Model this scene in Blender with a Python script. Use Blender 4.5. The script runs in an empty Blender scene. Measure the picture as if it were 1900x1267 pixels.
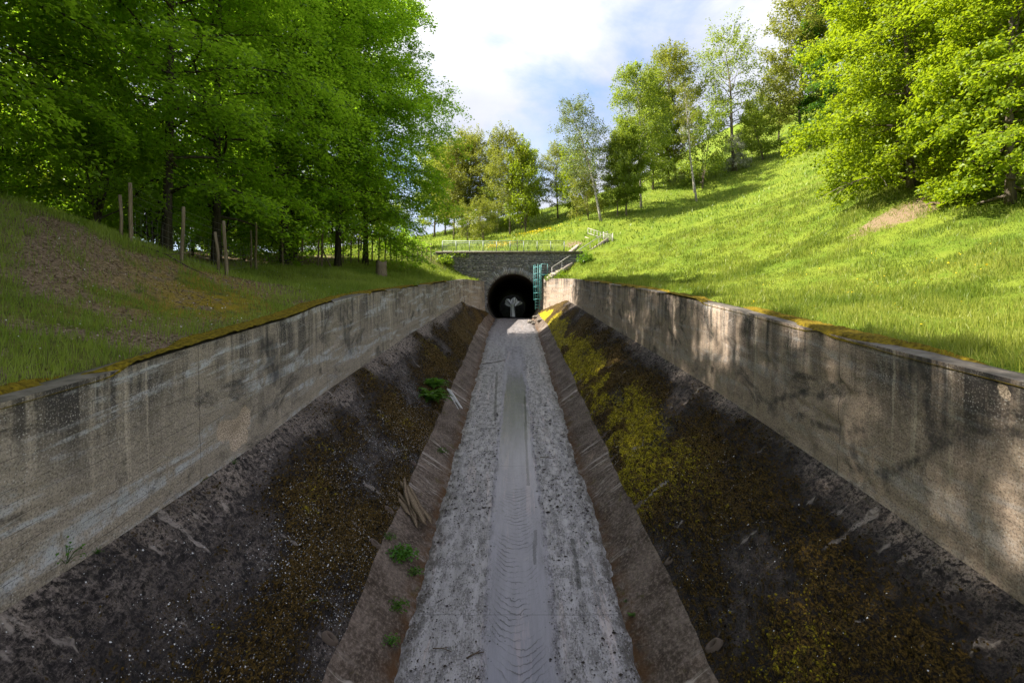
import bpy, math, numpy as np
from mathutils import Vector
R = math.radians
sc = bpy.context.scene
col = sc.collection

# ------------------------------------------------------------------ camera, sky, sun, exposure
F = 1000.0; CX = 950.0; CY = 633.5; PITCH = R(2.0)      # focal length in photo pixels (1900 wide)
cam_d = bpy.data.cameras.new('camera'); cam = bpy.data.objects.new('camera', cam_d); col.objects.link(cam)
cam_d.sensor_width = 36.0; cam_d.lens = 36.0 * F / 1900.0; cam_d.clip_end = 3000; cam_d.clip_start = 0.05
cam.location = (0, 0, 0); cam.rotation_euler = (R(90) + PITCH, 0, 0)
sc.camera = cam
SUN_AZ = math.atan2(-0.97, 0.02); SUN_EL = R(48)
sun_dir = Vector((math.sin(SUN_AZ) * math.cos(SUN_EL), math.cos(SUN_AZ) * math.cos(SUN_EL), math.sin(SUN_EL)))
sd = bpy.data.lights.new('sun', 'SUN'); sd.energy = 3.4; sd.angle = R(0.6); sd.color = (1.0, 0.93, 0.80)
so = bpy.data.objects.new('sun', sd); col.objects.link(so)
so.rotation_euler = sun_dir.to_track_quat('Z', 'Y').to_euler()
world = bpy.data.worlds.new('World'); sc.world = world; world.use_nodes = True
wt = world.node_tree; wt.nodes.clear()
def wn(t, **k):
    n = wt.nodes.new(t)
    for a, b in k.items(): setattr(n, a, b)
    return n
w_out = wn('ShaderNodeOutputWorld'); w_bg = wn('ShaderNodeBackground'); w_sky = wn('ShaderNodeTexSky', sky_type='NISHITA')
w_sky.sun_disc = False; w_sky.sun_elevation = SUN_EL; w_sky.sun_rotation = SUN_AZ % (2 * math.pi); w_sky.air_density = 1.0; w_sky.dust_density = 1.0
w_tc = wn('ShaderNodeTexCoord'); w_sep = wn('ShaderNodeSeparateXYZ'); wt.links.new(w_tc.outputs['Generated'], w_sep.inputs[0])
w_z = wn('ShaderNodeMath', operation='MAXIMUM'); wt.links.new(w_sep.outputs[2], w_z.inputs[0]); w_z.inputs[1].default_value = 0.0
w_za = wn('ShaderNodeMath', operation='ADD'); wt.links.new(w_z.outputs[0], w_za.inputs[0]); w_za.inputs[1].default_value = 0.22
w_div = wn('ShaderNodeVectorMath', operation='DIVIDE'); wt.links.new(w_tc.outputs['Generated'], w_div.inputs[0])
w_cmb = wn('ShaderNodeCombineXYZ')
for i in range(3): wt.links.new(w_za.outputs[0], w_cmb.inputs[i])
wt.links.new(w_cmb.outputs[0], w_div.inputs[1])
w_off = wn('ShaderNodeVectorMath', operation='MULTIPLY_ADD'); wt.links.new(w_div.outputs[0], w_off.inputs[0])
w_off.inputs[1].default_value = (1, 1, 0); w_off.inputs[2].default_value = (3.7, 1.3, 0)
w_n1 = wn('ShaderNodeTexNoise'); w_n1.inputs['Scale'].default_value = 1.9; w_n1.inputs['Detail'].default_value = 9; w_n1.inputs['Roughness'].default_value = 0.57; w_n1.inputs['Distortion'].default_value = 0.35
wt.links.new(w_off.outputs[0], w_n1.inputs['Vector'])
w_r = wn('ShaderNodeValToRGB'); w_r.color_ramp.elements[0].position = 0.31; w_r.color_ramp.elements[1].position = 0.52
wt.links.new(w_n1.outputs['Fac'], w_r.inputs[0])
w_n2 = wn('ShaderNodeTexNoise'); w_n2.inputs['Scale'].default_value = 1.3; w_n2.inputs['Detail'].default_value = 7
w_off2 = wn('ShaderNodeVectorMath', operation='ADD'); wt.links.new(w_off.outputs[0], w_off2.inputs[0]); w_off2.inputs[1].default_value = (0.35, -0.2, 2)
wt.links.new(w_off2.outputs[0], w_n2.inputs['Vector'])
w_r2 = wn('ShaderNodeValToRGB'); e = w_r2.color_ramp.elements
e[0].position = 0.42; e[0].color = (0.185, 0.195, 0.23, 1); e[1].position = 0.70; e[1].color = (0.315, 0.315, 0.328, 1)
wt.links.new(w_n2.outputs['Fac'], w_r2.inputs[0])
w_sk = wn('ShaderNodeVectorMath', operation='SCALE'); wt.links.new(w_sky.outputs[0], w_sk.inputs[0]); w_sk.inputs['Scale'].default_value = 0.075
w_mx = wn('ShaderNodeMix', data_type='RGBA')
wt.links.new(w_r.outputs[0], w_mx.inputs[0]); wt.links.new(w_sk.outputs[0], w_mx.inputs[6]); wt.links.new(w_r2.outputs[0], w_mx.inputs[7])
wt.links.new(w_mx.outputs[2], w_bg.inputs[0]); w_bg.inputs[1].default_value = 1.0
wt.links.new(w_bg.outputs[0], w_out.inputs[0])
sc.view_settings.view_transform = 'Standard'; sc.view_settings.look = 'None'; sc.view_settings.exposure = 2.05; sc.view_settings.gamma = 1.0
sc.view_settings.use_curve_mapping = False
sc.cycles.max_bounces = 6; sc.cycles.transmission_bounces = 3; sc.cycles.diffuse_bounces = 4; sc.cycles.glossy_bounces = 2

# ------------------------------------------------------------------ helpers
def P(px, py, d):
    """world point seen at photo pixel (px, py) at ground distance d (metres along +Y)"""
    u = (px - CX) / F; v = (CY - py) / F
    y = math.cos(PITCH) - math.sin(PITCH) * v; z = math.sin(PITCH) + math.cos(PITCH) * v
    return (u / y * d, d, z / y * d)
def ray(px, py):
    return np.array(P(px, py, 1.0))
def proj(p):
    """world point -> photo pixel"""
    y = p[1] * math.cos(PITCH) + p[2] * math.sin(PITCH); z = -p[1] * math.sin(PITCH) + p[2] * math.cos(PITCH)
    return CX + F * p[0] / y, CY - F * z / y
def _h(ix, iy, s):
    n = (ix.astype(np.int64) * 374761393 + iy.astype(np.int64) * 668265263 + s * 974634713) & 0xffffffff
    n = ((n ^ (n >> 13)) * 1274126177) & 0xffffffff
    n = n ^ (n >> 16)
    return (n & 0xffffff) / float(0xffffff)
def vnoise(x, y, s=0):
    x = np.asarray(x, float); y = np.asarray(y, float)
    ix = np.floor(x); iy = np.floor(y); fx = x - ix; fy = y - iy
    fx = fx * fx * (3 - 2 * fx); fy = fy * fy * (3 - 2 * fy)
    a = _h(ix, iy, s); b = _h(ix + 1, iy, s); c = _h(ix, iy + 1, s); d = _h(ix + 1, iy + 1, s)
    return (a * (1 - fx) + b * fx) * (1 - fy) + (c * (1 - fx) + d * fx) * fy
def fbm(x, y, s=0, o=4):
    r = 0; a = .5; t = 0
    for i in range(o):
        r = r + a * vnoise(x, y, s + i * 17); t += a; a *= .5; x = x * 2.03 + 11.3; y = y * 2.03 + 5.7
    return r / t
def sstep(a, b, x):
    t = np.clip((x - a) / (b - a), 0, 1); return t * t * (3 - 2 * t)
def mesh(name, v, f, smooth=False):
    """mesh from arrays; f is a list of (n,k) index arrays"""
    me = bpy.data.meshes.new(name)
    v = np.asarray(v, np.float32).reshape(-1, 3)
    if not isinstance(f, list): f = [f]
    f = [np.asarray(a, np.int32) for a in f if len(a)]
    me.vertices.add(len(v)); me.vertices.foreach_set('co', v.ravel())
    nl = sum(a.size for a in f); npol = sum(len(a) for a in f)
    me.loops.add(nl); me.loops.foreach_set('vertex_index', np.concatenate([a.ravel() for a in f]))
    me.polygons.add(npol)
    tot = np.concatenate([np.full(len(a), a.shape[1], np.int32) for a in f])
    st = np.concatenate([[0], np.cumsum(tot)[:-1]]).astype(np.int32)
    me.polygons.foreach_set('loop_start', st); me.polygons.foreach_set('loop_total', tot)
    if smooth: me.polygons.foreach_set('use_smooth', np.ones(npol, bool))
    me.update(calc_edges=True); me.validate()
    return me
def uv(me, arr):
    """per-vertex uv array"""
    l = me.uv_layers.new(name='UVMap'); idx = np.zeros(len(me.loops), np.int32); me.loops.foreach_get('vertex_index', idx)
    l.data.foreach_set('uv', np.asarray(arr, np.float32)[idx].ravel())
def attr(me, name, a):
    at = me.attributes.new(name, 'FLOAT', 'POINT'); at.data.foreach_set('value', np.asarray(a, np.float32))
def obj(name, me, mat=None, parent=None, **props):
    o = bpy.data.objects.new(name, me); col.objects.link(o)
    if mat is not None and me is not None and len(me.materials) == 0: me.materials.append(mat)
    if parent is not None: o.parent = parent
    for k, v in props.items(): o[k] = v
    return o
def thing(name, loc, label, category, group=None, rz=0.0):
    o = bpy.data.objects.new(name, None); col.objects.link(o); o.location = loc; o.rotation_euler = (0, 0, rz)
    o.empty_display_size = .2; o['label'] = label; o['category'] = category
    if group: o['group'] = group
    return o
class MB:
    """collects simple solids into one mesh"""
    def __init__(s): s.v = []; s.f4 = []; s.f3 = []; s.n = 0
    def add(s, v, f4=(), f3=()):
        v = np.asarray(v, float).reshape(-1, 3); s.v.append(v)
        if len(f4): s.f4.append(np.asarray(f4) + s.n)
        if len(f3): s.f3.append(np.asarray(f3) + s.n)
        s.n += len(v); return s
    def box(s, a, b):
        (x0, y0, z0), (x1, y1, z1) = a, b
        return s.add([(x0,y0,z0),(x1,y0,z0),(x1,y1,z0),(x0,y1,z0),(x0,y0,z1),(x1,y0,z1),(x1,y1,z1),(x0,y1,z1)],
                     [(0,3,2,1),(4,5,6,7),(0,1,5,4),(1,2,6,5),(2,3,7,6),(3,0,4,7)])
    def beam(s, p, q, w, h, up=(0, 0, 1)):
        p = np.array(p, float); q = np.array(q, float); d = q - p; d /= np.linalg.norm(d)
        u = np.array(up, float)
        if abs(d @ u) > .95: u = np.array((0, 1, 0.))
        a = np.cross(d, u); a /= np.linalg.norm(a); b = np.cross(a, d)
        v = [c + a * sx * w / 2 + b * sz * h / 2 for c in (p, q) for sx, sz in ((-1,-1),(1,-1),(1,1),(-1,1))]
        return s.add(v, [(0,1,2,3),(7,6,5,4),(0,4,5,1),(1,5,6,2),(2,6,7,3),(3,7,4,0)])
    def tube(s, pts, rad, k=6, cap=True):
        pts = np.asarray(pts, float); n = len(pts); rad = np.broadcast_to(rad, (n,))
        t = np.gradient(pts, axis=0); t /= np.linalg.norm(t, axis=1)[:, None] + 1e-9
        ref = np.array((0.31, 0.95, 0.05)) if abs(t[0][2]) > .6 else np.array((0, 0, 1.))
        a = np.cross(t, ref); a /= np.linalg.norm(a, axis=1)[:, None] + 1e-9; b = np.cross(t, a)
        an = np.arange(k) / k * 2 * math.pi
        v = pts[:, None] + rad[:, None, None] * (np.cos(an)[None, :, None] * a[:, None] + np.sin(an)[None, :, None] * b[:, None])
        i = np.arange(n - 1)[:, None] * k; j = np.arange(k)[None]; jn = (j + 1) % k
        f = np.stack([i + j, i + jn, i + k + jn, i + k + j], -1).reshape(-1, 4)
        f3 = []
        vv = v.reshape(-1, 3)
        if cap:
            vv = np.concatenate([vv, pts[:1], pts[-1:]]); c0 = n * k; c1 = c0 + 1
            f3 = [(c0, (q + 1) % k, q) for q in range(k)] + [(c1, (n - 1) * k + q, (n - 1) * k + (q + 1) % k) for q in range(k)]
        return s.add(vv, f, f3)
    def mesh(s, name, smooth=False):
        f = []
        if s.f4: f.append(np.concatenate(s.f4))
        if s.f3: f.append(np.concatenate(s.f3))
        return mesh(name, np.concatenate(s.v), f, smooth)
    def build(s, name, mat, parent=None, smooth=False, **p): return obj(name, s.mesh(name, smooth), mat, parent, **p)
def gridf(nr, nc):
    i = np.arange(nr - 1)[:, None] * nc; j = np.arange(nc - 1)[None]
    return np.stack([i + j, i + j + 1, i + nc + j + 1, i + nc + j], -1).reshape(-1, 4)

# ------------------------------------------------------------------ material helper
class M:
    def __init__(s, name):
        s.m = bpy.data.materials.new(name); s.m.use_nodes = True; s.t = s.m.node_tree; s.t.nodes.clear()
        s.out = s.n('ShaderNodeOutputMaterial')
    def n(s, t, **k):
        n = s.t.nodes.new(t)
        for a, b in k.items(): setattr(n, a, b)
        return n
    def set(s, sock, v):
        if isinstance(v, bpy.types.NodeSocket): s.t.links.new(v, sock)
        else: sock.default_value = v
    def coord(s, kind='Object', scale=(1, 1, 1), off=(0, 0, 0)):
        c = s.n('ShaderNodeTexCoord'); m = s.n('ShaderNodeVectorMath', operation='MULTIPLY_ADD')
        s.t.links.new(c.outputs[kind], m.inputs[0]); m.inputs[1].default_value = scale; m.inputs[2].default_value = off
        return m.outputs[0]
    def noise(s, vec, scale=1.0, detail=4, rough=.55, dist=0.0):
        n = s.n('ShaderNodeTexNoise'); s.set(n.inputs['Vector'], vec)
        n.inputs['Scale'].default_value = scale; n.inputs['Detail'].default_value = detail
        n.inputs['Roughness'].default_value = rough; n.inputs['Distortion'].default_value = dist
        return n.outputs['Fac']
    def vor(s, vec, scale=1.0, feature='F1', out='Distance', rnd=1.0):
        n = s.n('ShaderNodeTexVoronoi', feature=feature); s.set(n.inputs['Vector'], vec); n.inputs['Scale'].default_value = scale
        n.inputs['Randomness'].default_value = rnd
        return n.outputs[out]
    def rng(s, x, a, b, c=0.0, d=1.0):
        n = s.n('ShaderNodeMapRange', interpolation_type='SMOOTHSTEP'); s.set(n.inputs[0], x)
        n.inputs[1].default_value = a; n.inputs[2].default_value = b; n.inputs[3].default_value = c; n.inputs[4].default_value = d
        return n.outputs[0]
    def mth(s, op, a, b=0.0):
        n = s.n('ShaderNodeMath', operation=op); s.set(n.inputs[0], a); s.set(n.inputs[1], b); return n.outputs[0]
    def mul(s, a, b): return s.mth('MULTIPLY', a, b)
    def mix(s, f, a, b):
        n = s.n('ShaderNodeMix', data_type='RGBA'); s.set(n.inputs[0], f)
        for k, q in ((6, a), (7, b)):
            if isinstance(q, tuple): q = (q + (1,))[:4]
            s.set(n.inputs[k], q)
        return n.outputs[2]
    def gain(s, c, k):
        n = s.n('ShaderNodeVectorMath', operation='SCALE'); s.set(n.inputs[0], c); n.inputs['Scale'].default_value = k; return n.outputs[0]
    def attr(s, name):
        n = s.n('ShaderNodeAttribute', attribute_name=name); return n.outputs['Fac']
    def bump(s, h, strength=.5, dist=.02):
        n = s.n('ShaderNodeBump'); n.inputs['Strength'].default_value = strength; n.inputs['Distance'].default_value = dist
        s.set(n.inputs['Height'], h); return n.outputs[0]
    def bsdf(s, color, rough=.8, normal=None, spec=.4, metal=0.0):
        b = s.n('ShaderNodeBsdfPrincipled')
        s.set(b.inputs['Base Color'], (color + (1,))[:4] if isinstance(color, tuple) else color)
        s.set(b.inputs['Roughness'], rough); b.inputs['Specular IOR Level'].default_value = spec; b.inputs['Metallic'].default_value = metal
        if normal is not None: s.t.links.new(normal, b.inputs['Normal'])
        return b.outputs[0]
    def done(s, sh): s.t.links.new(sh, s.out.inputs[0]); return s.m

def leaf_mat(name, c1, c2, c3, trans=.45, spec=.25):
    """c1..c2 leaf colour spread, c3 transmitted colour"""
    m = M(name); t = m.attr('tint'); oi = m.n('ShaderNodeObjectInfo').outputs['Random']
    c = m.mix(t, c1, c2)
    h = m.n('ShaderNodeHueSaturation'); m.set(h.inputs['Color'], c)
    m.set(h.inputs['Hue'], m.rng(oi, 0, 1, .488, .512)); m.set(h.inputs['Value'], m.rng(oi, 0, 1, .85, 1.15))
    b = m.bsdf(h.outputs[0], .45, spec=spec)
    tr = m.n('ShaderNodeBsdfTranslucent'); m.set(tr.inputs[0], m.mix(t, c3, tuple(x * 1.25 for x in c3)))
    mx = m.n('ShaderNodeMixShader'); mx.inputs[0].default_value = trans
    m.t.links.new(b, mx.inputs[1]); m.t.links.new(tr.outputs[0], mx.inputs[2])
    return m.done(mx.outputs[0])

# --- concrete of the upright walls (uv: metres along the channel, metres above the wall foot; attr vn = 0 foot .. 1 top)
def wall_mat(name, warm, lime):
    m = M(name); u = m.coord('UV')
    vn = m.attr('vn')
    big = m.noise(m.coord('UV', (.35, .8, 1)), 1, 5, .6)
    c = m.mix(m.rng(big, .3, .7), tuple(x * .72 for x in warm), warm)
    fine = m.noise(u, 9, 6, .7)
    c = m.mix(m.rng(fine, .35, .75), c, tuple(x * 1.28 for x in warm))
    # long vertical run-off streaks
    st = m.noise(m.coord('UV', (3.2, .16, 1), (3, 1, 0)), 1, 5, .62, .2)
    st2 = m.noise(m.coord('UV', (.5, .35, 1), (7, 2, 0)), 1, 4, .6)
    up = m.rng(vn, .15, 1.0, .10, 1.0)
    k = m.mul(m.mul(m.rng(st, .42, .58), m.rng(st2, .34, .56)), up)
    c = m.mix(m.mul(k, .93), c, (.030, .028, .030))
    ls = m.noise(m.coord('UV', (5.5, .13, 1), (13, 4, 0)), 1, 4, .6)
    c = m.mix(m.mul(m.rng(ls, .56, .70), .55), c, tuple(min(.6, x * 1.9) for x in warm))
    # lime bands along the casting lifts
    lb = m.noise(m.coord('UV', (.30, 3.2, 1), (1, 9, 0)), 1, 5, .6, .4)
    lm = m.noise(m.coord('UV', (4, 3, 1)), 1, 6, .7)
    c = m.mix(m.mul(m.mul(m.rng(lb, .50, .62), m.rng(lm, .35, .60)), lime), c, (.46, .46, .47))
    # soot-dark blotches
    bl = m.noise(m.coord('UV', (.8, 1.3, 1), (21, 3, 0)), 1, 6, .68, .6)
    c = m.mix(m.mul(m.rng(bl, .52, .66), .8), c, (.045, .040, .038))
    # board joints
    sep = m.n('ShaderNodeSeparateXYZ'); m.set(sep.inputs[0], u)
    wob = m.mul(m.noise(m.coord('UV', (.7, .7, 1)), 1, 3), .05)
    fr = m.mth('FRACT', m.mth('DIVIDE', m.mth('ADD', sep.outputs[1], wob), .165))
    ln = m.mth('SUBTRACT', 1.0, m.rng(m.mth('ABSOLUTE', m.mth('SUBTRACT', fr, .5)), 0.0, .03))
    lnb = m.mul(ln, m.rng(m.noise(m.coord('UV', (1.3, 6, 1)), 1, 3), .42, .62))
    c = m.mix(m.mul(lnb, .55), c, (.06, .052, .045))
    # hairline cracks and pale grains
    cr = m.vor(m.coord('UV', (.8, 1.5, 1)), .9, 'DISTANCE_TO_EDGE')
    crn = m.mul(m.mth('SUBTRACT', 1.0, m.rng(cr, 0, .010)), m.rng(m.noise(u, .6, 2), .50, .62))
    c = m.mix(m.mul(crn, .6), c, (.40, .37, .33))
    sp = m.mul(m.mth('SUBTRACT', 1.0, m.rng(m.vor(u, 22), .12, .25)), m.rng(m.noise(u, 1.4, 4), .42, .60))
    c = m.mix(m.mul(sp, .75), c, (.56, .52, .48))
    dk = m.mul(m.mth('SUBTRACT', 1.0, m.rng(m.vor(u, 13), .08, .22)), m.rng(m.noise(m.coord('UV', (1, 1, 1), (9, 9, 0)), 2.1, 4), .48, .62))
    c = m.mix(m.mul(dk, .7), c, (.04, .035, .032))
    gr = m.noise(u, 34, 4, .75)
    c = m.mix(m.mul(m.rng(gr, .51, .60), .6), c, (.06, .050, .044)); c = m.mix(m.mul(m.rng(gr, .46, .37), .5), c, (.50, .44, .38))
    pj = m.mth('FRACT', m.mth('DIVIDE', m.mth('ADD', sep.outputs[0], m.mul(wob, .35)), 6.3)); pjl = m.mth('SUBTRACT', 1.0, m.rng(m.mth('ABSOLUTE', m.mth('SUBTRACT', pj, .5)), 0, .0026))
    c = m.mix(m.mul(pjl, .75), c, (.03, .026, .024))
    sn = m.attr('stain'); c = m.mix(m.mul(m.rng(m.mth('ADD', sn, m.mul(m.mth('SUBTRACT', lm, .5), 1.3)), .25, .80), .85), c, (.040, .037, .037))
    sl_ = m.attr('spall'); c = m.mix(m.rng(m.mth('ADD', sl_, m.mul(m.mth('SUBTRACT', lm, .5), 1.8)), .45, .60), c, m.mix(m.rng(gr, .42, .58), (.22, .165, .12), (.62, .49, .38)))
    hgt = m.mth('ADD', m.mth('ADD', m.mul(fine, .8), m.mul(bl, .5)), m.mul(lnb, -.8))
    return m.done(m.bsdf(c, .88, m.bump(hgt, .7, .02), .25))
MAT_WALL_L = wall_mat('left_wall_concrete', (.315, .262, .208), 1.0)
MAT_WALL_R = wall_mat('right_wall_concrete', (.355, .268, .202), .35)

def apron_mat():
    m = M('mossy_apron_concrete'); u = m.coord('UV'); moss = m.attr('moss'); yel = m.attr('yellow'); bare = m.attr('bare'); lich = m.attr('lichen')
    n1 = m.noise(u, 2.0, 8, .75); n2 = m.noise(u, 9, 8, .82); n3 = m.noise(m.coord('UV', (2.4, .35, 1)), 2.2, 6, .7, .4)
    gq = m.noise(m.coord('UV', (1, .8, 1), (2, 5, 0)), 26, 5, .75)
    c = m.mix(m.rng(n1, .38, .62), (.024, .020, .020), (.105, .084, .073))
    c = m.mix(m.mul(m.rng(n2, .50, .59), .85), c, (.225, .184, .163))
    c = m.mix(m.rng(m.mth('ADD', m.mul(bare, .44), m.mul(n3, .80)), .60, .74), c, m.mix(m.rng(n2, .42, .58), (.085, .067, .056), (.290, .235, .198)))
    c = m.mix(m.mul(m.rng(n2, .49, .42), .95), c, (.012, .010, .010))
    c = m.mix(m.mul(m.rng(gq, .50, .40), .75), c, (.016, .013, .012))
    sca = m.noise(m.coord('UV', (3.4, .8, 1), (31, 7, 0)), 1, 4, .6, .3)
    c = m.mix(m.mul(m.rng(sca, .64, .70), .75), c, (.33, .28, .245))
    c = m.mix(m.mul(m.rng(n2, .49, .41), m.rng(n1, .44, .56)), c, (.012, .010, .010))
    mm = m.rng(m.mth('ADD', moss, m.mul(m.mth('SUBTRACT', n2, .5), 2.6)), .42, .58)
    nf = m.noise(u, 27, 6, .75)
    mc = m.mix(m.rng(nf, .42, .62), (.008, .006, .003), (.165, .098, .018))
    yc = m.mix(m.rng(nf, .40, .60), (.060, .048, .003), (.56, .46, .016))
    mc = m.mix(m.rng(m.mth('ADD', m.mul(yel, .64), m.mul(m.mth('SUBTRACT', m.noise(u, 5.5, 7, .75), .5), 2.4)), .34, .74), mc, yc)
    c = m.mix(m.mul(mm, m.rng(sca, .70, .64)), c, mc)
    d1 = m.vor(u, 24); pick = m.noise(u, 6, 4, .7)
    dots = m.mul(m.mth('SUBTRACT', 1.0, m.rng(d1, .13, .25)), m.rng(m.mth('ADD', lich, m.mul(m.mth('SUBTRACT', pick, .5), 2.2)), .55, .75))
    c = m.mix(m.mul(dots, .9), c, (.50, .49, .50))
    h = m.mth('ADD', m.mul(n2, 1.2), m.mul(mm, m.mul(nf, 2.0)))
    return m.done(m.bsdf(m.gain(c, 1.15), .9, m.bump(h, 1.0, .04), .2))
MAT_APRON = apron_mat()

def tuft_mat():
    m = M('moss_tuft'); t = m.attr('tint'); y = m.attr('yellow')
    br = m.mix(t, (.006, .005, .003), (.085, .052, .012)); ye = m.mix(t, (.030, .024, .003), (.27, .22, .013))
    return m.done(m.bsdf(m.mix(m.rng(m.mth('ADD', y, m.mul(m.mth('SUBTRACT', t, .5), .5)), .30, .75), br, ye), .95, None, .1))
MAT_TUFT = tuft_mat()
_fm = M('lichen_white'); MAT_FLECK = _fm.done(_fm.bsdf((.55, .54, .54), .9, None, .1))
def kerb_mat():
    m = M('kerb_concrete'); u = m.coord('UV'); n1 = m.noise(u, 1.1, 7, .7); n2 = m.noise(u, 13, 6, .75)
    c = m.mix(m.rng(n1, .34, .66), (.045, .030, .020), (.170, .128, .102))
    c = m.mix(m.mul(m.rng(n2, .49, .62), .55), c, (.290, .222, .180))
    c = m.mix(m.mul(m.rng(n2, .47, .38), .6), c, (.030, .020, .013))
    st = m.noise(m.coord('UV', (5.5, .5, 1)), 1, 5, .7, .3); sel = m.noise(m.coord('UV', (.35, .2, 1), (3, 0, 0)), 1, 2)
    c = m.mix(m.mul(m.rng(st, .52, .64), m.rng(sel, .48, .58)), c, (.38, .325, .285))
    mo = m.noise(u, 1.7, 6, .7)
    c = m.mix(m.mul(m.rng(mo, .58, .68), .8), c, (.075, .062, .010))
    ru = m.attr('foot')
    c = m.mix(m.mul(ru, m.rng(m.noise(u, 4, 5), .35, .6)), c, (.085, .040, .014))
    sp = m.mth('SUBTRACT', 1.0, m.rng(m.vor(u, 21), .08, .17))
    c = m.mix(m.mul(m.mul(sp, m.rng(n1, .45, .6)), .7), c, (.38, .35, .33))
    return m.done(m.bsdf(m.gain(c, .95), .85, m.bump(m.mth('ADD', n2, m.mul(st, .6)), .9, .03), .25))
MAT_KERB = kerb_mat()

def floor_mat():
    m = M('wet_channel_concrete'); u = m.coord('UV')
    lng = m.noise(m.coord('UV', (.30, 4.0, 1)), 1, 6, .7); g1 = m.noise(m.coord('UV', (17, 30, 1)), 1, 5, .82); g2 = m.noise(m.coord('UV', (2.2, 5, 1), (3, 3, 0)), 1, 6, .75); n1 = m.noise(u, 1.3, 5, .6)
    c = m.mix(m.rng(lng, .30, .70), (.215, .196, .196), (.340, .314, .318))  # base lifted to pale lilac grey, sky reflection put into the colour
    band = m.attr('band'); pit = m.mul(m.rng(m.mth('ADD', g1, m.mul(m.mth('SUBTRACT', g2, .5), .9)), .49, .59), m.rng(band, 0, 1, 1, .12))
    c = m.mix(m.mul(pit, .66), c, (.050, .043, .041))
    c = m.mix(m.mul(m.rng(g1, .42, .32), .3), c, (.42, .395, .40))
    c = m.mix(m.mul(band, .75), c, m.mix(m.rng(lng, .3, .7), (.255, .238, .248), (.340, .318, .332)))
    pal = m.rng(m.noise(m.coord('UV', (.22, 2.6, 1), (5, 2, 0)), 1, 6, .75), .55, .66)
    c = m.mix(m.mul(pal, .5), c, (.52, .41, .375))
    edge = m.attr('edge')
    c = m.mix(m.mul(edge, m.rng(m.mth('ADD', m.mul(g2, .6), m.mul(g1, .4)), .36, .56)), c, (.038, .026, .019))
    clod = m.mul(m.mth('SUBTRACT', 1.0, m.rng(m.vor(m.coord('UV', (1, 1.3, 1)), 9), .10, .20)), m.rng(m.noise(u, 2.2, 4), .50, .60))
    c = m.mix(m.mul(clod, .85), c, (.022, .018, .016))
    sep = m.n('ShaderNodeSeparateXYZ'); m.set(sep.inputs[0], u)
    fr = m.mth('FRACT', m.mth('DIVIDE', sep.outputs[0], 6.9)); jl = m.mth('SUBTRACT', 1.0, m.rng(m.mth('ABSOLUTE', m.mth('SUBTRACT', fr, .5)), 0, .0022))
    c = m.mix(m.mul(jl, .7), c, (.04, .036, .034))
    mk_ = m.attr('mark'); c = m.mix(m.mul(m.rng(m.mth('ADD', mk_, m.mul(m.mth('SUBTRACT', g1, .5), 1.6)), .45, .65), .85), c, (.05, .045, .042))
    rough = m.rng(g2, .3, .7, .28, .50)
    return m.done(m.bsdf(c, rough, m.bump(m.mth('ADD', m.mul(pit, -1.0), m.mul(g1, .8)), .45, .012), .6))
MAT_FLOOR = floor_mat()

def water_mat():
    m = M('thin_running_water'); u = m.coord('UV')
    n1 = m.noise(m.coord('UV', (.5, 3, 1)), 1.2, 5, .6); n2 = m.noise(u, 30, 4, .7)
    c = m.mix(m.rng(n1, .3, .7), (.105, .098, .107), (.160, .151, .163))
    # roll waves: arcs that bulge downstream
    sep = m.n('ShaderNodeSeparateXYZ'); m.set(sep.inputs[0], u)
    x = m.mth('SUBTRACT', sep.outputs[1], m.mth('ADD', .10, m.mul(m.noise(m.coord('UV', (.16, 0, 1)), 1, 2), .0)))
    arc = m.mth('ADD', sep.outputs[0], m.mul(m.mul(x, x), -1.9))
    wob = m.mul(m.noise(m.coord('UV', (1.3, 2.5, 1)), 1, 4, .6), .30)
    ph = m.mth('FRACT', m.mul(m.mth('ADD', arc, m.mul(wob, 1.7)), 5.6))
    crest = m.mth('SUBTRACT', 1.0, m.rng(m.mth('ABSOLUTE', m.mth('SUBTRACT', ph, .5)), .0, .10))
    gate = m.mul(m.rng(m.noise(m.coord('UV', (1.1, 1.4, 1), (2, 0, 0)), 1, 4, .6), .36, .60), m.mth('SUBTRACT', 1.0, m.rng(m.mth('ABSOLUTE', x), .26, .58)))
    fade = m.rng(sep.outputs[0], 21, 11)
    k = m.mul(m.mul(crest, gate), fade)
    h = m.mth('ADD', m.mul(k, .8), m.mul(n2, .10)); nb = m.bump(h, .5, .015)
    ed = m.attr('film'); pn = m.noise(m.coord('UV', (3, 9, 1)), 1, 6, .75); vis = m.rng(m.mth('ADD', ed, m.mul(m.mth('SUBTRACT', pn, .5), .9)), .25, .60)
    tr = m.n('ShaderNodeBsdfTransparent'); m.set(tr.inputs[0], m.mix(m.mul(m.mul(k, vis), .62), (.90, .90, .92), (.22, .21, .22)))  # ripple shading put into the film's tint as dark arcs
    gl = m.n('ShaderNodeBsdfGlossy'); gl.inputs['Roughness'].default_value = .16; m.t.links.new(nb, gl.inputs['Normal'])
    lw = m.n('ShaderNodeFresnel'); lw.inputs[0].default_value = 1.33; m.t.links.new(nb, lw.inputs['Normal'])
    mx = m.n('ShaderNodeMixShader'); m.set(mx.inputs[0], m.mul(m.mth('ADD', m.mul(lw.outputs[0], 1.0), .03), vis))
    m.t.links.new(tr.outputs[0], mx.inputs[1]); m.t.links.new(gl.outputs[0], mx.inputs[2]); return m.done(mx.outputs[0])
MAT_WATER = water_mat()

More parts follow.
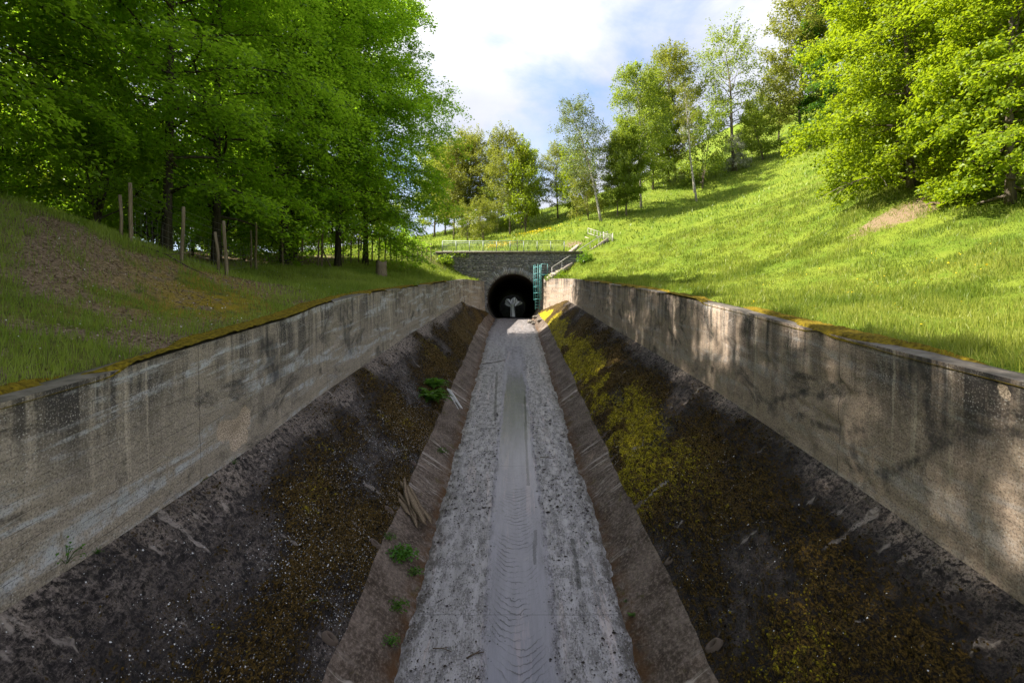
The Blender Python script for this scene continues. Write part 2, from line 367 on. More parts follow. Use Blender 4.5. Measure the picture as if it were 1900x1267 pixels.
def plain(name, c1, c2, scale=6, rough=.8, spec=.3, metal=0, stretch=(1, 1, 1), bstr=.4, bd=.01):
    m = M(name); n = m.noise(m.coord('Object', stretch), scale, 6, .65)
    return m.done(m.bsdf(m.mix(m.rng(n, .3, .7), c1, c2), rough, m.bump(n, bstr, bd), spec, metal))
MAT_MOSS = plain('yellow_moss', (.055, .038, .004), (.230, .165, .012), 14, .95, .1, bstr=1.0, bd=.03)
MAT_STONE = None
def stone_mat():
    m = M('slate_masonry'); t = m.attr('tint'); n = m.noise(m.coord('Object'), 9, 6, .7)
    c = m.mix(t, (.140, .138, .146), (.33, .315, .305))
    c = m.mix(m.mul(m.rng(n, .5, .7), .6), c, (.27, .255, .235))
    return m.done(m.bsdf(c, .85, m.bump(n, .8, .03), .3))
MAT_STONE = stone_mat()
MAT_MORTAR = plain('dark_mortar', (.13, .124, .12), (.22, .21, .20), 8)
MAT_TUNNEL = plain('dark_tunnel_concrete', (.030, .025, .022), (.080, .066, .055), 2.5, .8)  # dark lining tone, mottled by noise
MAT_COPING = plain('coping_concrete', (.075, .062, .05), (.17, .145, .12), 5)
MAT_STEEL = plain('galvanised_steel', (.17, .20, .19), (.26, .29, .28), 20, .55, .5, .2)
MAT_RAIL = plain('pale_stair_rail_steel', (.36, .33, .31), (.48, .45, .43), 20, .5, .5, .1)
MAT_TEAL = plain('teal_paint', (.035, .20, .21), (.07, .31, .32), 12, .5, .5)
MAT_POST = plain('weathered_post_wood', (.095, .070, .046), (.235, .185, .130), 5, .9, .15, 0, (6, 6, .6))
MAT_WIRE = plain('fence_wire', (.16, .155, .15), (.25, .24, .23), 10, .5, .5, .7)
MAT_STEP = plain('stair_concrete', (.23, .19, .165), (.40, .34, .30), 4, .9)
MAT_BARK_DARK = plain('dark_beech_bark', (.020, .017, .013), (.075, .062, .048), 3, .9, .15, 0, (3, 3, .6), .8, .03)
MAT_BARK_GREY = plain('grey_bark', (.07, .055, .042), (.20, .165, .13), 3, .9, .15, 0, (3, 3, .6), .8, .03)
def birch_mat():
    m = M('birch_bark'); n = m.noise(m.coord('Object', (1, 1, 5)), 2.2, 6, .7, .4)
    c = m.mix(m.rng(n, .44, .62), (.47, .43, .38), (.05, .042, .036)); return m.done(m.bsdf(c, .8, None, .3))
MAT_BIRCH = birch_mat()
MAT_WOOD = plain('split_driftwood', (.075, .052, .036), (.33, .245, .16), 7, .9, .15, 0, (9, 9, .7), .9, .02)
MAT_PALEWOOD = plain('bleached_wood', (.42, .40, .38), (.72, .70, .68), 7, .9, .15, 0, (4, 4, .7))
MAT_TWIG = plain('dead_twig', (.05, .035, .025), (.15, .11, .08), 7, .9, .15)
MAT_ROCK = plain('rubble', (.10, .085, .07), (.28, .25, .22), 6, .9, .2)
MAT_DIRT = plain('dark_grit', (.018, .014, .012), (.06, .048, .04), 9, .95, .1)
MAT_DEADLEAF = leaf_mat('dead_leaves', (.14, .085, .05), (.46, .35, .29), (.08, .05, .02), .1)
MAT_WHITE = leaf_mat('white_petals', (.70, .70, .66), (.82, .82, .80), (.3, .3, .28), .2)
MAT_YELLOW = leaf_mat('yellow_petals', (.60, .42, .01), (.80, .60, .02), (.3, .22, .01), .2)
LEAF_BEECH = leaf_mat('beech_leaves', (.058, .118, .011), (.125, .220, .018), (.35, .57, .022), .55)
LEAF_MAPLE = leaf_mat('bright_maple_leaves', (.115, .190, .010), (.215, .290, .014), (.36, .46, .012), .45)
LEAF_MID = leaf_mat('mid_green_leaves', (.095, .150, .016), (.185, .245, .030), (.30, .38, .03), .46)
LEAF_PALE = leaf_mat('pale_spring_leaves', (.140, .160, .025), (.235, .250, .040), (.30, .33, .035), .40)
LEAF_BIRCH = leaf_mat('birch_leaves', (.080, .115, .035), (.135, .170, .055), (.20, .25, .06), .40)
LEAF_DARKMAPLE = leaf_mat('deep_green_leaves', (.040, .105, .010), (.085, .175, .016), (.15, .28, .015), .42)
LEAF_WHITE = leaf_mat('hawthorn_bloom', (.20, .24, .13), (.52, .52, .44), (.25, .28, .15), .3)
GRASS_SUN = leaf_mat('meadow_grass', (.110, .170, .018), (.270, .295, .050), (.27, .34, .03), .38)
GRASS_SHADE = leaf_mat('bank_grass', (.125, .185, .020), (.255, .290, .055), (.32, .40, .04), .42)

# ------------------------------------------------------------------ the channel: sections from the floor edge to the wall top
VPS = ray(946, 461); SL = VPS[2] / VPS[1]                       # the chute climbs away from the camera
_d0 = F * 3.9 / 455.0; _p = ray(950, 1267); _y0 = _d0 / (math.cos(PITCH) + math.sin(PITCH) * _p[2])
ZF0 = _p[2] * _y0 - SL * _y0
XFL, XFR = -1.84, 2.06
def zf(d): return ZF0 + SL * np.asarray(d, float)
_t = ray(950, 592)[2]; DP = ZF0 / (_t - SL)                      # distance of the tunnel portal
ZP = float(zf(DP))
print('portal at', DP, ZP, 'slope', SL)
def XS(side, d):
    if side < 0: return np.interp(d, [-20, 15, 46, DP], [-5.4, -5.4, -4.15, -2.62])
    return np.interp(d, [-20, 15, 46.5, DP], [5.65, 5.65, 4.85, 2.95])
def edge_from_px(side, pts, near_slope_px):
    """turn photo pixels along an edge into (d, z) using the known lateral position of that wall"""
    ds = np.linspace(2, 53, 3000); xs = XS(side, ds); D = []; Z = []
    for px, py in pts:
        u = ray(px, py); k = np.argmin(np.abs(xs - u[0] * ds)); D.append(ds[k]); Z.append(u[2] * ds[k])
    o = np.argsort(D); D = np.array(D)[o]; Z = np.array(Z)[o]
    D = np.concatenate([[-20], D]); Z = np.concatenate([[Z[0] - SL * (D[1] + 20)], Z]); return D, Z
TOPL = edge_from_px(-1, [(0,752),(100,725),(200,697),(316,660),(400,634),(505,602),(551,588),(602,566),(668,548),(716,540),(779,531),(840,522),(868,518)], 0)
TOPR = edge_from_px(1, [(1900,713),(1760,678),(1628,645),(1460,602),(1380,580),(1300,561),(1230,545),(1180,535),(1100,523),(1052,517)], 0)
FOOTL = edge_from_px(-1, [(0,1139),(195,1013),(342,916),(474,825),(640,702),(760,620),(857,559)], 0)
FOOTR = edge_from_px(1, [(1900,1122),(1597,908),(1434,797),(1260,682),(1180,634),(1127,603),(1050,557)], 0)
ZTL, ZTR = P(901, 522, DP)[2], P(1006, 517, DP)[2]
def ext(E, z): return np.append(E[0], DP), np.append(E[1], z)
TOPL = ext(TOPL, ZTL); TOPR = ext(TOPR, ZTR); FOOTL = ext(FOOTL, ZP + .75); FOOTR = ext(FOOTR, ZP + .85)
def sm(E, d):
    """slightly rounded interpolation"""
    return (np.interp(d - .5, *E) + np.interp(d, *E) * 2 + np.interp(d + .5, *E)) / 4
def ztop(s, d): return sm(TOPL if s < 0 else TOPR, np.asarray(d, float))
def zfoot(s, d): return np.interp(d, *(FOOTL if s < 0 else FOOTR))
def kerbX(s, d):
    k = np.interp(d, [-20, 44, DP], [2.80, 2.72, 2.30]) if s < 0 else np.interp(d, [-20, 44, DP], [3.02, 2.95, 2.55])
    d = np.asarray(d, float); return s * (k + (fbm(d * 1.1, d * 0 + s, 61) - .5) * .14 + (_h(np.floor(d / 2.3), np.floor(d * 0) + s, 4) - .5) * .05)
def floorX(s, d):
    k = np.interp(d, [-20, 46, DP], [-XFL, -XFL, 1.62]) if s < 0 else np.interp(d, [-20, 46, DP], [XFR, XFR, 1.85])
    d = np.asarray(d, float); return s * (k + (fbm(d * .9, d * 0 + s + 5, 67, 6) - .5) * .11)
KH = .60
CAPW = .42

def strip(d, A, B, nv, dv=None):
    """grid between two edge curves A(d), B(d) (arrays of points); returns verts, t"""
    t = np.linspace(0, 1, nv)
    v = A[:, None] * (1 - t)[None, :, None] + B[:, None] * t[None, :, None]
    return v, t
def build_side(s):
    word = 'left' if s < 0 else 'right'
    lab = 'stained concrete retaining wall with lime bands and mossy apron under the shady wooded bank' if s < 0 else \
          'brown concrete retaining wall with mossy apron below the sunlit meadow slope'
    root = thing('retaining_wall', (float(XS(s, 20)), 20, float(zf(20))), lab, 'wall', 'walls along the spillway channel')
    off = np.array(root.location)
    flip = s > 0
    def put(name, v, nr, nc, mat, uvs, at={}, smooth=True):
        f = gridf(nr, nc)
        if not flip: f = f[:, ::-1]
        me = mesh(name, v.reshape(-1, 3) - off, f, smooth); uv(me, uvs.reshape(-1, 2))
        for k, a in at.items(): attr(me, k, np.broadcast_to(a, v.shape[:2]).ravel())
        return obj(name, me, mat, root)
    # upright wall face
    d = np.unique(np.concatenate([np.arange(-14, 3, .5), np.arange(3, 25, .08), np.arange(25, DP, .2), [DP - .02]]))
    A = np.stack([XS(s, d), d, zfoot(s, d)], 1); B = np.stack([XS(s, d) + s * .10, d, ztop(s, d)], 1)
    nv = 44; v, t = strip(d, A, B, nv)
    dd = np.broadcast_to(d[:, None], v.shape[:2]); hh = v[..., 2] - A[:, None, 2]
    dh = v[..., 2] - B[:, None, 2]                                # boards run parallel to the top edge
    relief = (fbm(dd * 2.5, dh * 2.5, 5) - .5) * .035 + (vnoise(dd * 12, dh * 12, 9) - .5) * .012
    brd = np.floor(dh / .165); relief += (_h(brd, np.floor(dd / 3.7 + _h(brd, brd * 0, 3) * 5), 7) - .5) * .012
    sp = sstep(.66, .74, fbm(dd * .55, dh * 1.0, 31 if s < 0 else 57, 5)); relief -= sp * .035
    relief *= np.clip(np.minimum(t, 1 - t) * 12, 0, 1)[None]
    v[..., 0] -= s * relief
    def wpx(px, py):
        r_ = ray(px, py); ds = np.linspace(3, 52, 4000); k_ = np.argmin(np.abs(XS(s, ds) - r_[0] * ds)); return ds[k_], r_[2] * ds[k_]
    stain = np.zeros(dd.shape); spall = np.zeros(dd.shape); zz_ = v[..., 2]
    def sdist(pts):
        o = np.full(dd.shape, 1e9)
        for (ax, ay), (bx, by) in zip(pts[:-1], pts[1:]):
            L2 = (bx - ax) ** 2 + (by - ay) ** 2 + 1e-9; u_ = np.clip(((dd - ax) * (bx - ax) + (zz_ - ay) * (by - ay)) / L2, 0, 1); o = np.minimum(o, np.hypot(dd - ax - u_ * (bx - ax), zz_ - ay - u_ * (by - ay)))
        return o
    ST = [([(1435, 742), (1480, 728), (1520, 735)], .06), ([(1505, 785), (1545, 797), (1600, 800)], .05), ([(1578, 800), (1582, 840)], .08), ([(1592, 868), (1620, 876), (1660, 872), (1700, 852), (1740, 820), (1790, 797), (1840, 796), (1900, 806)], .06), ([(1640, 885), (1645, 910)], .08), ([(1690, 705), (1700, 740), (1725, 775)], .30), ([(1820, 705), (1890, 730)], .2)] if s > 0 else \
         [([(505, 640), (515, 690)], .3), ([(640, 585), (645, 625)], .4)]
    wb = (fbm(dd * 3, zz_ * 3, 88, 4) - .5)
    for pts, wd in ST: stain = np.maximum(stain, .62 * sstep(wd * 3.0, 0, sdist([wpx(*p) for p in pts]) + wb * wd * 2.5))
    for pts, wd in ([([(418, 800), (448, 795), (460, 772)], .22), ([(438, 822), (455, 808)], .18), ([(372, 905), (385, 885)], .05)] if s < 0 else [([(1840, 720), (1850, 735)], .07)]): spall = np.maximum(spall, sstep(wd * 1.7, wd * .2, sdist([wpx(*p) for p in pts])))
    v[..., 0] += s * .03 * spall * (t[None] < .97)
    put('wall_face', v, len(d), nv, MAT_WALL_L if s < 0 else MAT_WALL_R, np.stack([dd, dh + 3], -1), {'vn': t[None], 'stain': stain, 'spall': spall})
    # flat cap and earth side of the wall, one solid
    jag = (fbm(d * 3, d * 0, 3) - .5) * .05
    C0 = B.copy(); C1 = B.copy(); C1[:, 0] += s * CAPW; C1[:, 2] += jag * .4; C2 = C1.copy(); C2[:, 2] -= 1.2
    C0[:, 2] += .0
    v = np.stack([C0, .5 * (C0 + C1) + np.array([0, 0, .012]), C1, C2], 1)
    dd = np.broadcast_to(d[:, None], v.shape[:2])
    put('wall_cap', v, len(d), 4, MAT_COPING, np.stack([dd, v[..., 0]], -1), {}, False)
    # moss cushion on the cap
    n_c = 10; dm = np.arange(3.0, 40, .06); xm = np.linspace(-.02, CAPW + .10, n_c)
    amt = sstep(.47, .62, fbm(dm[:, None] * .33, xm[None] * 1.5, 12 if s < 0 else 44, 3) + .10 * (xm[None] / CAPW - .35) + (.05 + .12 * sstep(9, 6, dm[:, None]) if s < 0 else .02))
    puff = amt * (.03 + .05 * fbm(dm[:, None] * 5, xm[None] * 8, 8) + .025 * vnoise(dm[:, None] * 19, xm[None] * 24, 4)) - (1 - amt) * .06
    v = np.stack([np.broadcast_to((XS(s, dm) + s * .10)[:, None], puff.shape) + s * xm[None] - s * .025 * amt * (xm[None] < .01),
                  np.broadcast_to(dm[:, None], puff.shape), ztop(s, dm)[:, None] + puff], -1)
    put('moss_cushion', v, len(dm), n_c, MAT_MOSS, np.stack([v[..., 1], v[..., 0]], -1))
    # sloping apron
    d = np.unique(np.concatenate([np.arange(-14, 3, .5), np.arange(3, 26, .055), np.arange(26, DP, .16), [DP - .02]]))
    K = np.stack([kerbX(s, d), d, zf(d) + KH * np.interp(d, [0, 46, DP], [1, 1, .9])], 1)
    A = np.stack([XS(s, d), d, zfoot(s, d)], 1)
    nv = 72; v, t = strip(d, K, A, nv)
    L = np.linalg.norm(A - K, axis=1); w = t[None] * L[:, None]; dd = np.broadcast_to(d[:, None], w.shape)
    tt = np.broadcast_to(t[None], w.shape)
    base = .48 + .95 * (fbm(dd * .45, w * .9, 21 if s < 0 else 71, 5) - .5)
    if s < 0:
        moss = base + .17 * sstep(7, 15, dd) - .26 * sstep(.62, .98, tt) - .05
        yellow = sstep(.62, .75, fbm(dd * .9, w * 1.1, 91)) * .35 + .18 * sstep(25, 45, dd) + .3 * sstep(.55, .7, fbm(dd * .8, w * .8, 14)) * (tt < .35) * (dd < 9)
        bare = sstep(.62, .97, tt) * (.45 + .55 * sstep(9, 16, dd)) + .25 * sstep(.52, .62, fbm(dd * .7, w * .5, 33))
        lich = .62 * sstep(4.5, 7, dd) * sstep(30, 16, dd) * sstep(.85, .4, tt) + .12
    else:
        moss = base - .05 + .12 * sstep(10, 20, dd) + .16 * sstep(.55, .15, tt) - .16 * sstep(.72, .98, tt)
        yellow = .92 * sstep(.44, .60, fbm(dd * .5, w * .8, 63, 5) + .12 * sstep(.6, .2, tt)) * sstep(.80, .45, tt) * (.25 + .75 * sstep(10, 16, dd)) + .35 * np.exp(-((dd - 7.2) / 1.3) ** 2) * sstep(.7, .2, tt) + .22 * sstep(43, 47, dd)
        moss = np.maximum(moss, .75 * sstep(44, 47, dd)); moss = moss + .12 * yellow
        bare = sstep(.80, 1., tt) * .55 + .3 * sstep(.54, .64, fbm(dd * .7, w * .5, 35))
        lich = .22 * sstep(.9, .5, tt) + .05
    mfine = fbm(dd * 7, w * 7, 2, 4)
    mk = sstep(.42, .60, moss + (mfine - .5) * .7)
    bump = (fbm(dd * 1.6, w * 1.6, 15) - .5) * .12 + (mfine - .5) * .10 + (.35 + .65 * mk) * (.02 + .085 * vnoise(dd * 13, w * 13, 6))
    bump -= .045 * sstep(.6, .7, fbm(dd * 1.1, w * .45, 77))
    bump *= np.clip(np.minimum(t * 1.0, (1 - t)) * 14, 0, 1)[None]
    nrm = np.stack([-(A - K)[:, 2] * s * 1.0, np.zeros(len(d)), np.abs((A - K)[:, 0])], 1); nrm /= np.linalg.norm(nrm, axis=1)[:, None]
    v = v + nrm[:, None] * bump[..., None]
    put('apron', v, len(d), nv, MAT_APRON, np.stack([dd, w], -1), {'moss': moss, 'yellow': yellow, 'bare': bare, 'lichen': lich})
    rr = np.random.default_rng(200 + s); ok = (dd > 4.5) & (dd < 34) & (tt > .02) & (tt < .98)
    pw = mk * ok * np.where(dd < 26, .055, .16) * np.interp(dd, [4, 9, 20, 34], [1.0, 1.0, .45, .25]); idx = rr.choice(pw.size, 15000, p=(pw / pw.sum()).ravel())
    pos = v.reshape(-1, 3)[idx] + rr.uniform(-.03, .03, (len(idx), 3)) * (.4, 1, .4); rad = rr.uniform(.007, .021, len(idx)) * np.interp(pos[:, 1], [5, 30], [1, 2.0]); ny = nrm[idx // nv]
    a5 = np.arange(5) / 5 * 2 * math.pi; e2 = np.array((0, 1., SL)); e1 = np.cross(ny, e2[None]); e1 /= np.linalg.norm(e1, axis=1)[:, None]
    parts = [pos + ny * (rad * .75)[:, None]]
    for q_, hgt in ((.72, .45), (1.05, -.35)):
        for a_ in a5: parts.append(pos + (e1 * math.cos(a_) + e2 * math.sin(a_)) * (rad * q_ * rr.uniform(.7, 1.2, len(idx)))[:, None] + ny * (rad * hgt)[:, None])
    V = np.stack(parts, 1); b0 = (np.arange(len(idx)) * 11)[:, None]
    T3 = np.concatenate([b0 + np.array([[0, 1 + k_, 1 + (k_ + 1) % 5]]) for k_ in range(5)]); T4 = np.concatenate([b0 + np.array([[1 + k_, 6 + k_, 6 + (k_ + 1) % 5, 1 + (k_ + 1) % 5]]) for k_ in range(5)])
    me = mesh('moss_tufts', V - off, [T4, T3], False); attr(me, 'yellow', np.repeat(yellow.ravel()[idx], 11)); attr(me, 'tint', np.repeat(rr.random(len(idx)), 11))
    obj('moss_tufts', me, MAT_TUFT, root, kind='stuff')
    pw = np.clip(lich - .05, 0, 1) * ok * (dd < 26) * sstep(.42, .60, fbm(dd * 1.3, w * 1.3, 18)); nfk = 5200 if s < 0 else 1300; idx = rr.choice(pw.size, nfk, p=(pw / pw.sum()).ravel()); ny = nrm[idx // nv]; rad = .004 + .011 * rr.random(nfk) ** 4
    pos = v.reshape(-1, 3)[idx] + ny * .012 + rr.uniform(-.03, .03, (nfk, 3)) * (.3, 1, .3); e1 = np.cross(ny, e2[None])
    V = np.stack([pos + (e1 * math.cos(a_) + e2 * math.sin(a_)) * (rad * rr.uniform(.35, 1.5, nfk))[:, None] for a_ in a5], 1)
    obj('lichen_flecks', mesh('lichen_flecks', V - off, np.arange(nfk * 5).reshape(nfk, 5)), MAT_FLECK, root, kind='stuff')
    # kerb strip between floor and apron, with a small ragged lip
    d = np.unique(np.concatenate([np.arange(-14, 3, .5), np.arange(3, 30, .07), np.arange(30, DP, .2), [DP - .02]]))
    Fl = np.stack([floorX(s, d), d, zf(d) - .03], 1); K = np.stack([kerbX(s, d), d, zf(d) + KH * np.interp(d, [0, 46, DP], [1, 1, .9]) + .015], 1)
    nv = 22; v, t = strip(d, Fl, K, nv); w = t[None] * 1.15; dd = np.broadcast_to(d[:, None], (len(d), nv))
    rel = (fbm(dd * 2.2, w * 2.2 + 0 * dd, 25) - .5) * .09 + (vnoise(dd * 11, w * 11 + 0 * dd, 2) - .5) * .025
    seg = np.floor(dd / 2.3); rel += (_h(seg, seg * 0 + (1 if s > 0 else 2), 5) - .5) * .035
    spl = sstep(.60, .68, fbm(dd * .5, w * .8 + 0 * dd, 81 if s < 0 else 39)); rel -= spl * .05
    v[..., 2] += rel * np.clip((1 - t) * 8, 0, 1)[None]
    v[..., 0] += s * .05 * (fbm(dd * 1.6, dd * 0, 65) - .5) * (1 - t)[None]
    foot = np.broadcast_to(sstep(.45, 0, t)[None], dd.shape)
    put('kerb_strip', v, len(d), nv, MAT_KERB, np.stack([dd, w + 0 * dd], -1), {'foot': foot})
    # weep holes: oval concrete collars with a dark bore along the foot of the apron
    rr = np.random.default_rng(5 + s)
    me_c = None
    for k, dk in enumerate(np.arange(6.4, 30, 2.3) + rr.uniform(-.5, .5, 11)):
        K = np.array([kerbX(s, dk), dk, zf(dk) + KH]); A = np.array([XS(s, dk), dk, zfoot(s, dk)])
        e1 = (A - K) / np.linalg.norm(A - K); n = np.array([-e1[2] * s, 0, abs(e1[0])]); e2 = np.array([0, 1, SL]); e2 /= np.linalg.norm(e2)
        if me_c is None:
            an = np.arange(14) / 14 * 2 * math.pi; ring = []
            for (ra, rb, h) in ((.17, .085, -.04), (.14, .070, .05), (.075, .038, .045), (.065, .033, -.05)):
                ring.append(np.stack([np.cos(an) * ra, np.sin(an) * rb, np.full(14, h)], 1))
            i = np.arange(3)[:, None] * 14; j = np.arange(14)[None]; jn = (j + 1) % 14
            me_c = mesh('weep_hole', np.concatenate(ring), np.stack([i + j, i + jn, i + 14 + jn, i + 14 + j], -1).reshape(-1, 4), True); me_c.materials.append(MAT_KERB)
        o = obj('weep_hole', me_c, None, root)
        from mathutils import Matrix
        c = K + e1 * (.16 + rr.uniform(-.04, .04)) + n * rr.uniform(-.02, .01) - off
        o.matrix_local = Matrix(((e1[0], e2[0], n[0], c[0]), (e1[1], e2[1], n[1], c[1]), (e1[2], e2[2], n[2], c[2]), (0, 0, 0, 1)))
    return root
wall_left = build_side(-1); wall_left['label'] = 'stained concrete retaining wall with lime bands and mossy apron, below the shady wooded bank'
wall_right = build_side(1)

# channel floor and the thin run of water
d = np.unique(np.concatenate([np.arange(-14, 3, .5), np.arange(3, 26, .07), np.arange(26, DP + .6, .2)])); nv = 60
t = np.linspace(0, 1, nv); xl = floorX(-1, d) - .12; xr = floorX(1, d) + .12
X = xl[:, None] * (1 - t) + xr[:, None] * t; Y = np.broadcast_to(d[:, None], X.shape)
rz = ((fbm(Y * .8, X * 2.5, 41) - .5) * .026 + (vnoise(Y * 9, X * 12, 43) - .5) * .012) * (1 - .75 * sstep(.85, .5, np.abs(X - .12)))
me = mesh('channel_floor', np.stack([X, Y, zf(d)[:, None] + rz], -1), gridf(len(d), nv)[:, ::-1][:, ::-1], True)
uv(me, np.stack([Y, X], -1).reshape(-1, 2)); ed = np.minimum(X - xl[:, None], xr[:, None] - X)
bj = (fbm(Y * 1.5, X * 4, 55, 5) - .5) * .5; attr(me, 'band', (sstep(.74, .42, np.abs(X - .12 - .12 * (fbm(Y * .3, Y * 0, 58) - .5)) + bj) * sstep(44, 24, Y + bj * 30)).ravel())
def _fl(px, py):
    r_ = ray(px, py); d_ = ZF0 / (r_[2] - SL); return r_[0] * d_, d_
def seg_dist(X_, Y_, pts):
    o = np.full(np.shape(X_), 1e9)
    for (ax, ay), (bx, by) in zip(pts[:-1], pts[1:]):
        L2 = (bx - ax) ** 2 + (by - ay) ** 2 + 1e-9; u_ = np.clip(((X_ - ax) * (bx - ax) + (Y_ - ay) * (by - ay)) / L2, 0, 1); o = np.minimum(o, np.hypot(X_ - ax - u_ * (bx - ax), Y_ - ay - u_ * (by - ay)))
    return o
mark = np.zeros_like(X)
for pts, wd in (([(993, 983), (992, 1045)], .05), ([(974, 735), (976, 810), (980, 900)], .055), ([(922, 690), (918, 780)], .07), ([(1062, 1000), (1075, 1090)], .06)):
    mark = np.maximum(mark, sstep(wd * 1.6, wd * .2, seg_dist(X, Y, [_fl(*p) for p in pts])))
attr(me, 'mark', mark.ravel())
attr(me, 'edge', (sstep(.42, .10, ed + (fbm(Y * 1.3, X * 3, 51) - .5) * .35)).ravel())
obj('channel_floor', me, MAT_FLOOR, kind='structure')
dw = np.unique(np.concatenate([np.arange(-14, 3, .5), np.arange(3, 38, .08)])); nw = 26; t = np.linspace(0, 1, nw)
wl = -.54 + .10 * (fbm(dw * .5, dw * 0, 3) - .5) ; wr = .80 + .22 * (fbm(dw * .45, dw * 0 + 9, 3) - .5) - .0 * dw
wl = wl + np.interp(dw, [18, 38], [0, .1])
X = wl[:, None] * (1 - t) + wr[:, None] * t; Y = np.broadcast_to(dw[:, None], X.shape)
Z = zf(dw)[:, None] + .017 - .006 * (np.abs(t - .5)[None] * 2) ** 4 + 0 * X
me = mesh('running_water', np.stack([X, Y, Z], -1), gridf(len(dw), nw), True); uv(me, np.stack([Y, X], -1).reshape(-1, 2)); attr(me, 'film', (np.clip((1 - np.abs(t - .5) * 2) * 2.6, 0, 1)[None] * sstep(38, 20, Y)).ravel())
obj('running_water', me, MAT_WATER, kind='structure')

# ------------------------------------------------------------------ terrain
CT = [P(0,385,12.6), P(140,410,15), P(245,455,17.5), P(340,488,19.5), P(421,512,22), P(475,502,26), P(525,497,29), P(560,498,32), P(600,500,35), P(650,493,38),
      P(700,489,42), P(760,489,47), P(800,486,51), (-7.2, 52.6, 10.25), (-6, 53.5, 10.3), (0, 53.5, 10.3), (4.5, 53.5, 10.3), (-3, 54.2, 10.5), (2, 54.2, 10.5),
      (-20, 12, 5.2), (-40, 12, 8), (-70, 12, 9), (-20, 0, 2.6), (-12, 0, .4), (-40, 0, 5), (-15, -15, -3), (-40, -15, 1), (-70, -20, 2),
      P(0, 560, 9.0), P(200, 590, 9.6), P(330, 560, 12.5), P(450, 538, 15), P(480, 570, 13.5), P(560, 545, 22), P(640, 522, 27), P(720, 512, 36), P(640, 500, 34),
      (-20, 25, 5.6), (-20, 40, 8.0), (-40, 30, 7), (-40, 60, 11.5), (-80, 30, 9), (-80, 90, 17), (-20, 60, 11.5), (-16, 80, 15.5), (-50, 120, 24), (-120, 60, 12), (-120, 150, 30),
      P(945,438,75), P(840,440,85), P(950,452,60), P(880,450,64), P(1010,430,66), P(1000,402,85), P(940, 405, 100), (0, 115, 27), (-15, 120, 28), (0, 150, 34),
      P(1090,437,58), P(1137,452,55), P(1115,411,62), P(1190,387,65), P(1290,373,67), P(1240,336,77), P(1370,320,73), P(1480,277,76), P(1415,297,75),
      P(1440,200,120), P(1560,215,95), P(1690,345,33), P(1850,372,27), P(1600,378,34), P(1900,335,31), P(1300,450,45), P(1200,480,47), P(1500,440,36), P(1750,500,20), P(1600,520,22), P(1450,520,26),
      P(1850, 600, 11), P(1850, 480, 17),
      (45, 30, 18), (65, 30, 27), (40, 0, 8), (24, 0, 3.2), (12, 0, .2), (65, 0, 16), (15, -15, -3), (40, -15, 3), (80, 60, 46), (110, 120, 70), (60, 160, 66), (25, 150, 45), (120, 0, 30), (120, -20, 25), (150, 160, 85)]
CT = np.array(CT, float)
def tps_fit(p, lam=.6):
    n = len(p); r = np.linalg.norm(p[:, None, :2] - p[None, :, :2], axis=2); K = np.where(r > 0, r * r * np.log(r + 1e-9), 0) + lam * np.eye(n)
    Q = np.c_[np.ones(n), p[:, :2]]; A = np.block([[K, Q], [Q.T, np.zeros((3, 3))]])
    return np.linalg.solve(A, np.r_[p[:, 2], 0, 0, 0])
W = tps_fit(CT)
def tps(x, y):
    sh = np.shape(x); x = np.ravel(x); y = np.ravel(y); o = np.zeros(len(x))
    for k in range(0, len(x), 40000):
        q = np.c_[x[k:k+40000], y[k:k+40000]]; r = np.sqrt(((q[:, None] - CT[None, :, :2]) ** 2).sum(2)); o[k:k+40000] = (r * r * np.log(r + 1e-9)) @ W[:-3] + W[-3] + q @ W[-2:]
    return o.reshape(sh)
GX = np.arange(-125, 155.1, .7); GY = np.arange(-22, 165.1, .7)
G = tps(*np.meshgrid(GX, GY))
def H0(x, y):
    fx = np.clip((np.asarray(x, float) - GX[0]) / .7, 0, len(GX) - 1.001); fy = np.clip((np.asarray(y, float) - GY[0]) / .7, 0, len(GY) - 1.001)
    i = fx.astype(int); j = fy.astype(int); a = fx - i; b = fy - j
    return (G[j, i] * (1 - a) + G[j, i + 1] * a) * (1 - b) + (G[j + 1, i] * (1 - a) + G[j + 1, i + 1] * a) * b
def edgeX(s, y): return XS(s, y) + s * (.10 + CAPW)
def H(x, y):
    x = np.asarray(x, float); y = np.asarray(y, float); z = H0(x, y)
    s = np.where(x < 0, -1, 1); yy = np.clip(y, -14, DP)
    xe = np.where(s < 0, edgeX(-1, yy), edgeX(1, yy)); ze = np.where(s < 0, ztop(-1, yy), ztop(1, yy)) - .04
    dist = np.clip(np.abs(x - xe), 0, None) * (np.abs(x) > np.abs(xe)); wdt = np.interp(yy, [0, 30, DP], [5.5, 5.0, 4.3])
    f = np.clip(1 - (dist / wdt) ** 2, 0, 1) ** 2
    z = np.where(y < DP + .3, z + (ze - H0(xe, yy)) * f, z)
    lump = (fbm(x * .5, y * .5, 3) - .5) * .35 + (fbm(x * 1.7, y * 1.7, 8) - .5) * .14
    return z + lump * np.where(y < DP + .3, np.clip(dist / 1.2, 0, 1), np.maximum(np.clip((y - DP - .8) / 3, 0, 1), sstep(7.0, 8.5, np.abs(x))))
def hit(px, py, dmin=4.0, dmax=160.0):
    r = ray(px, py); ds = np.arange(dmin, dmax, .05); x = r[0] * ds; z = r[2] * ds; ok = (z < H(x, ds)) & ((np.abs(x) > np.abs(np.where(x < 0, edgeX(-1, np.minimum(ds, DP)), edgeX(1, np.minimum(ds, DP))))) | (ds > DP + .5))
    if not ok.any(): d = 75.0; return np.array((r[0] * d, d, float(H(r[0] * d, d))))
    d = ds[np.argmax(ok)]; return np.array((r[0] * d, d, float(H(r[0] * d, d))))

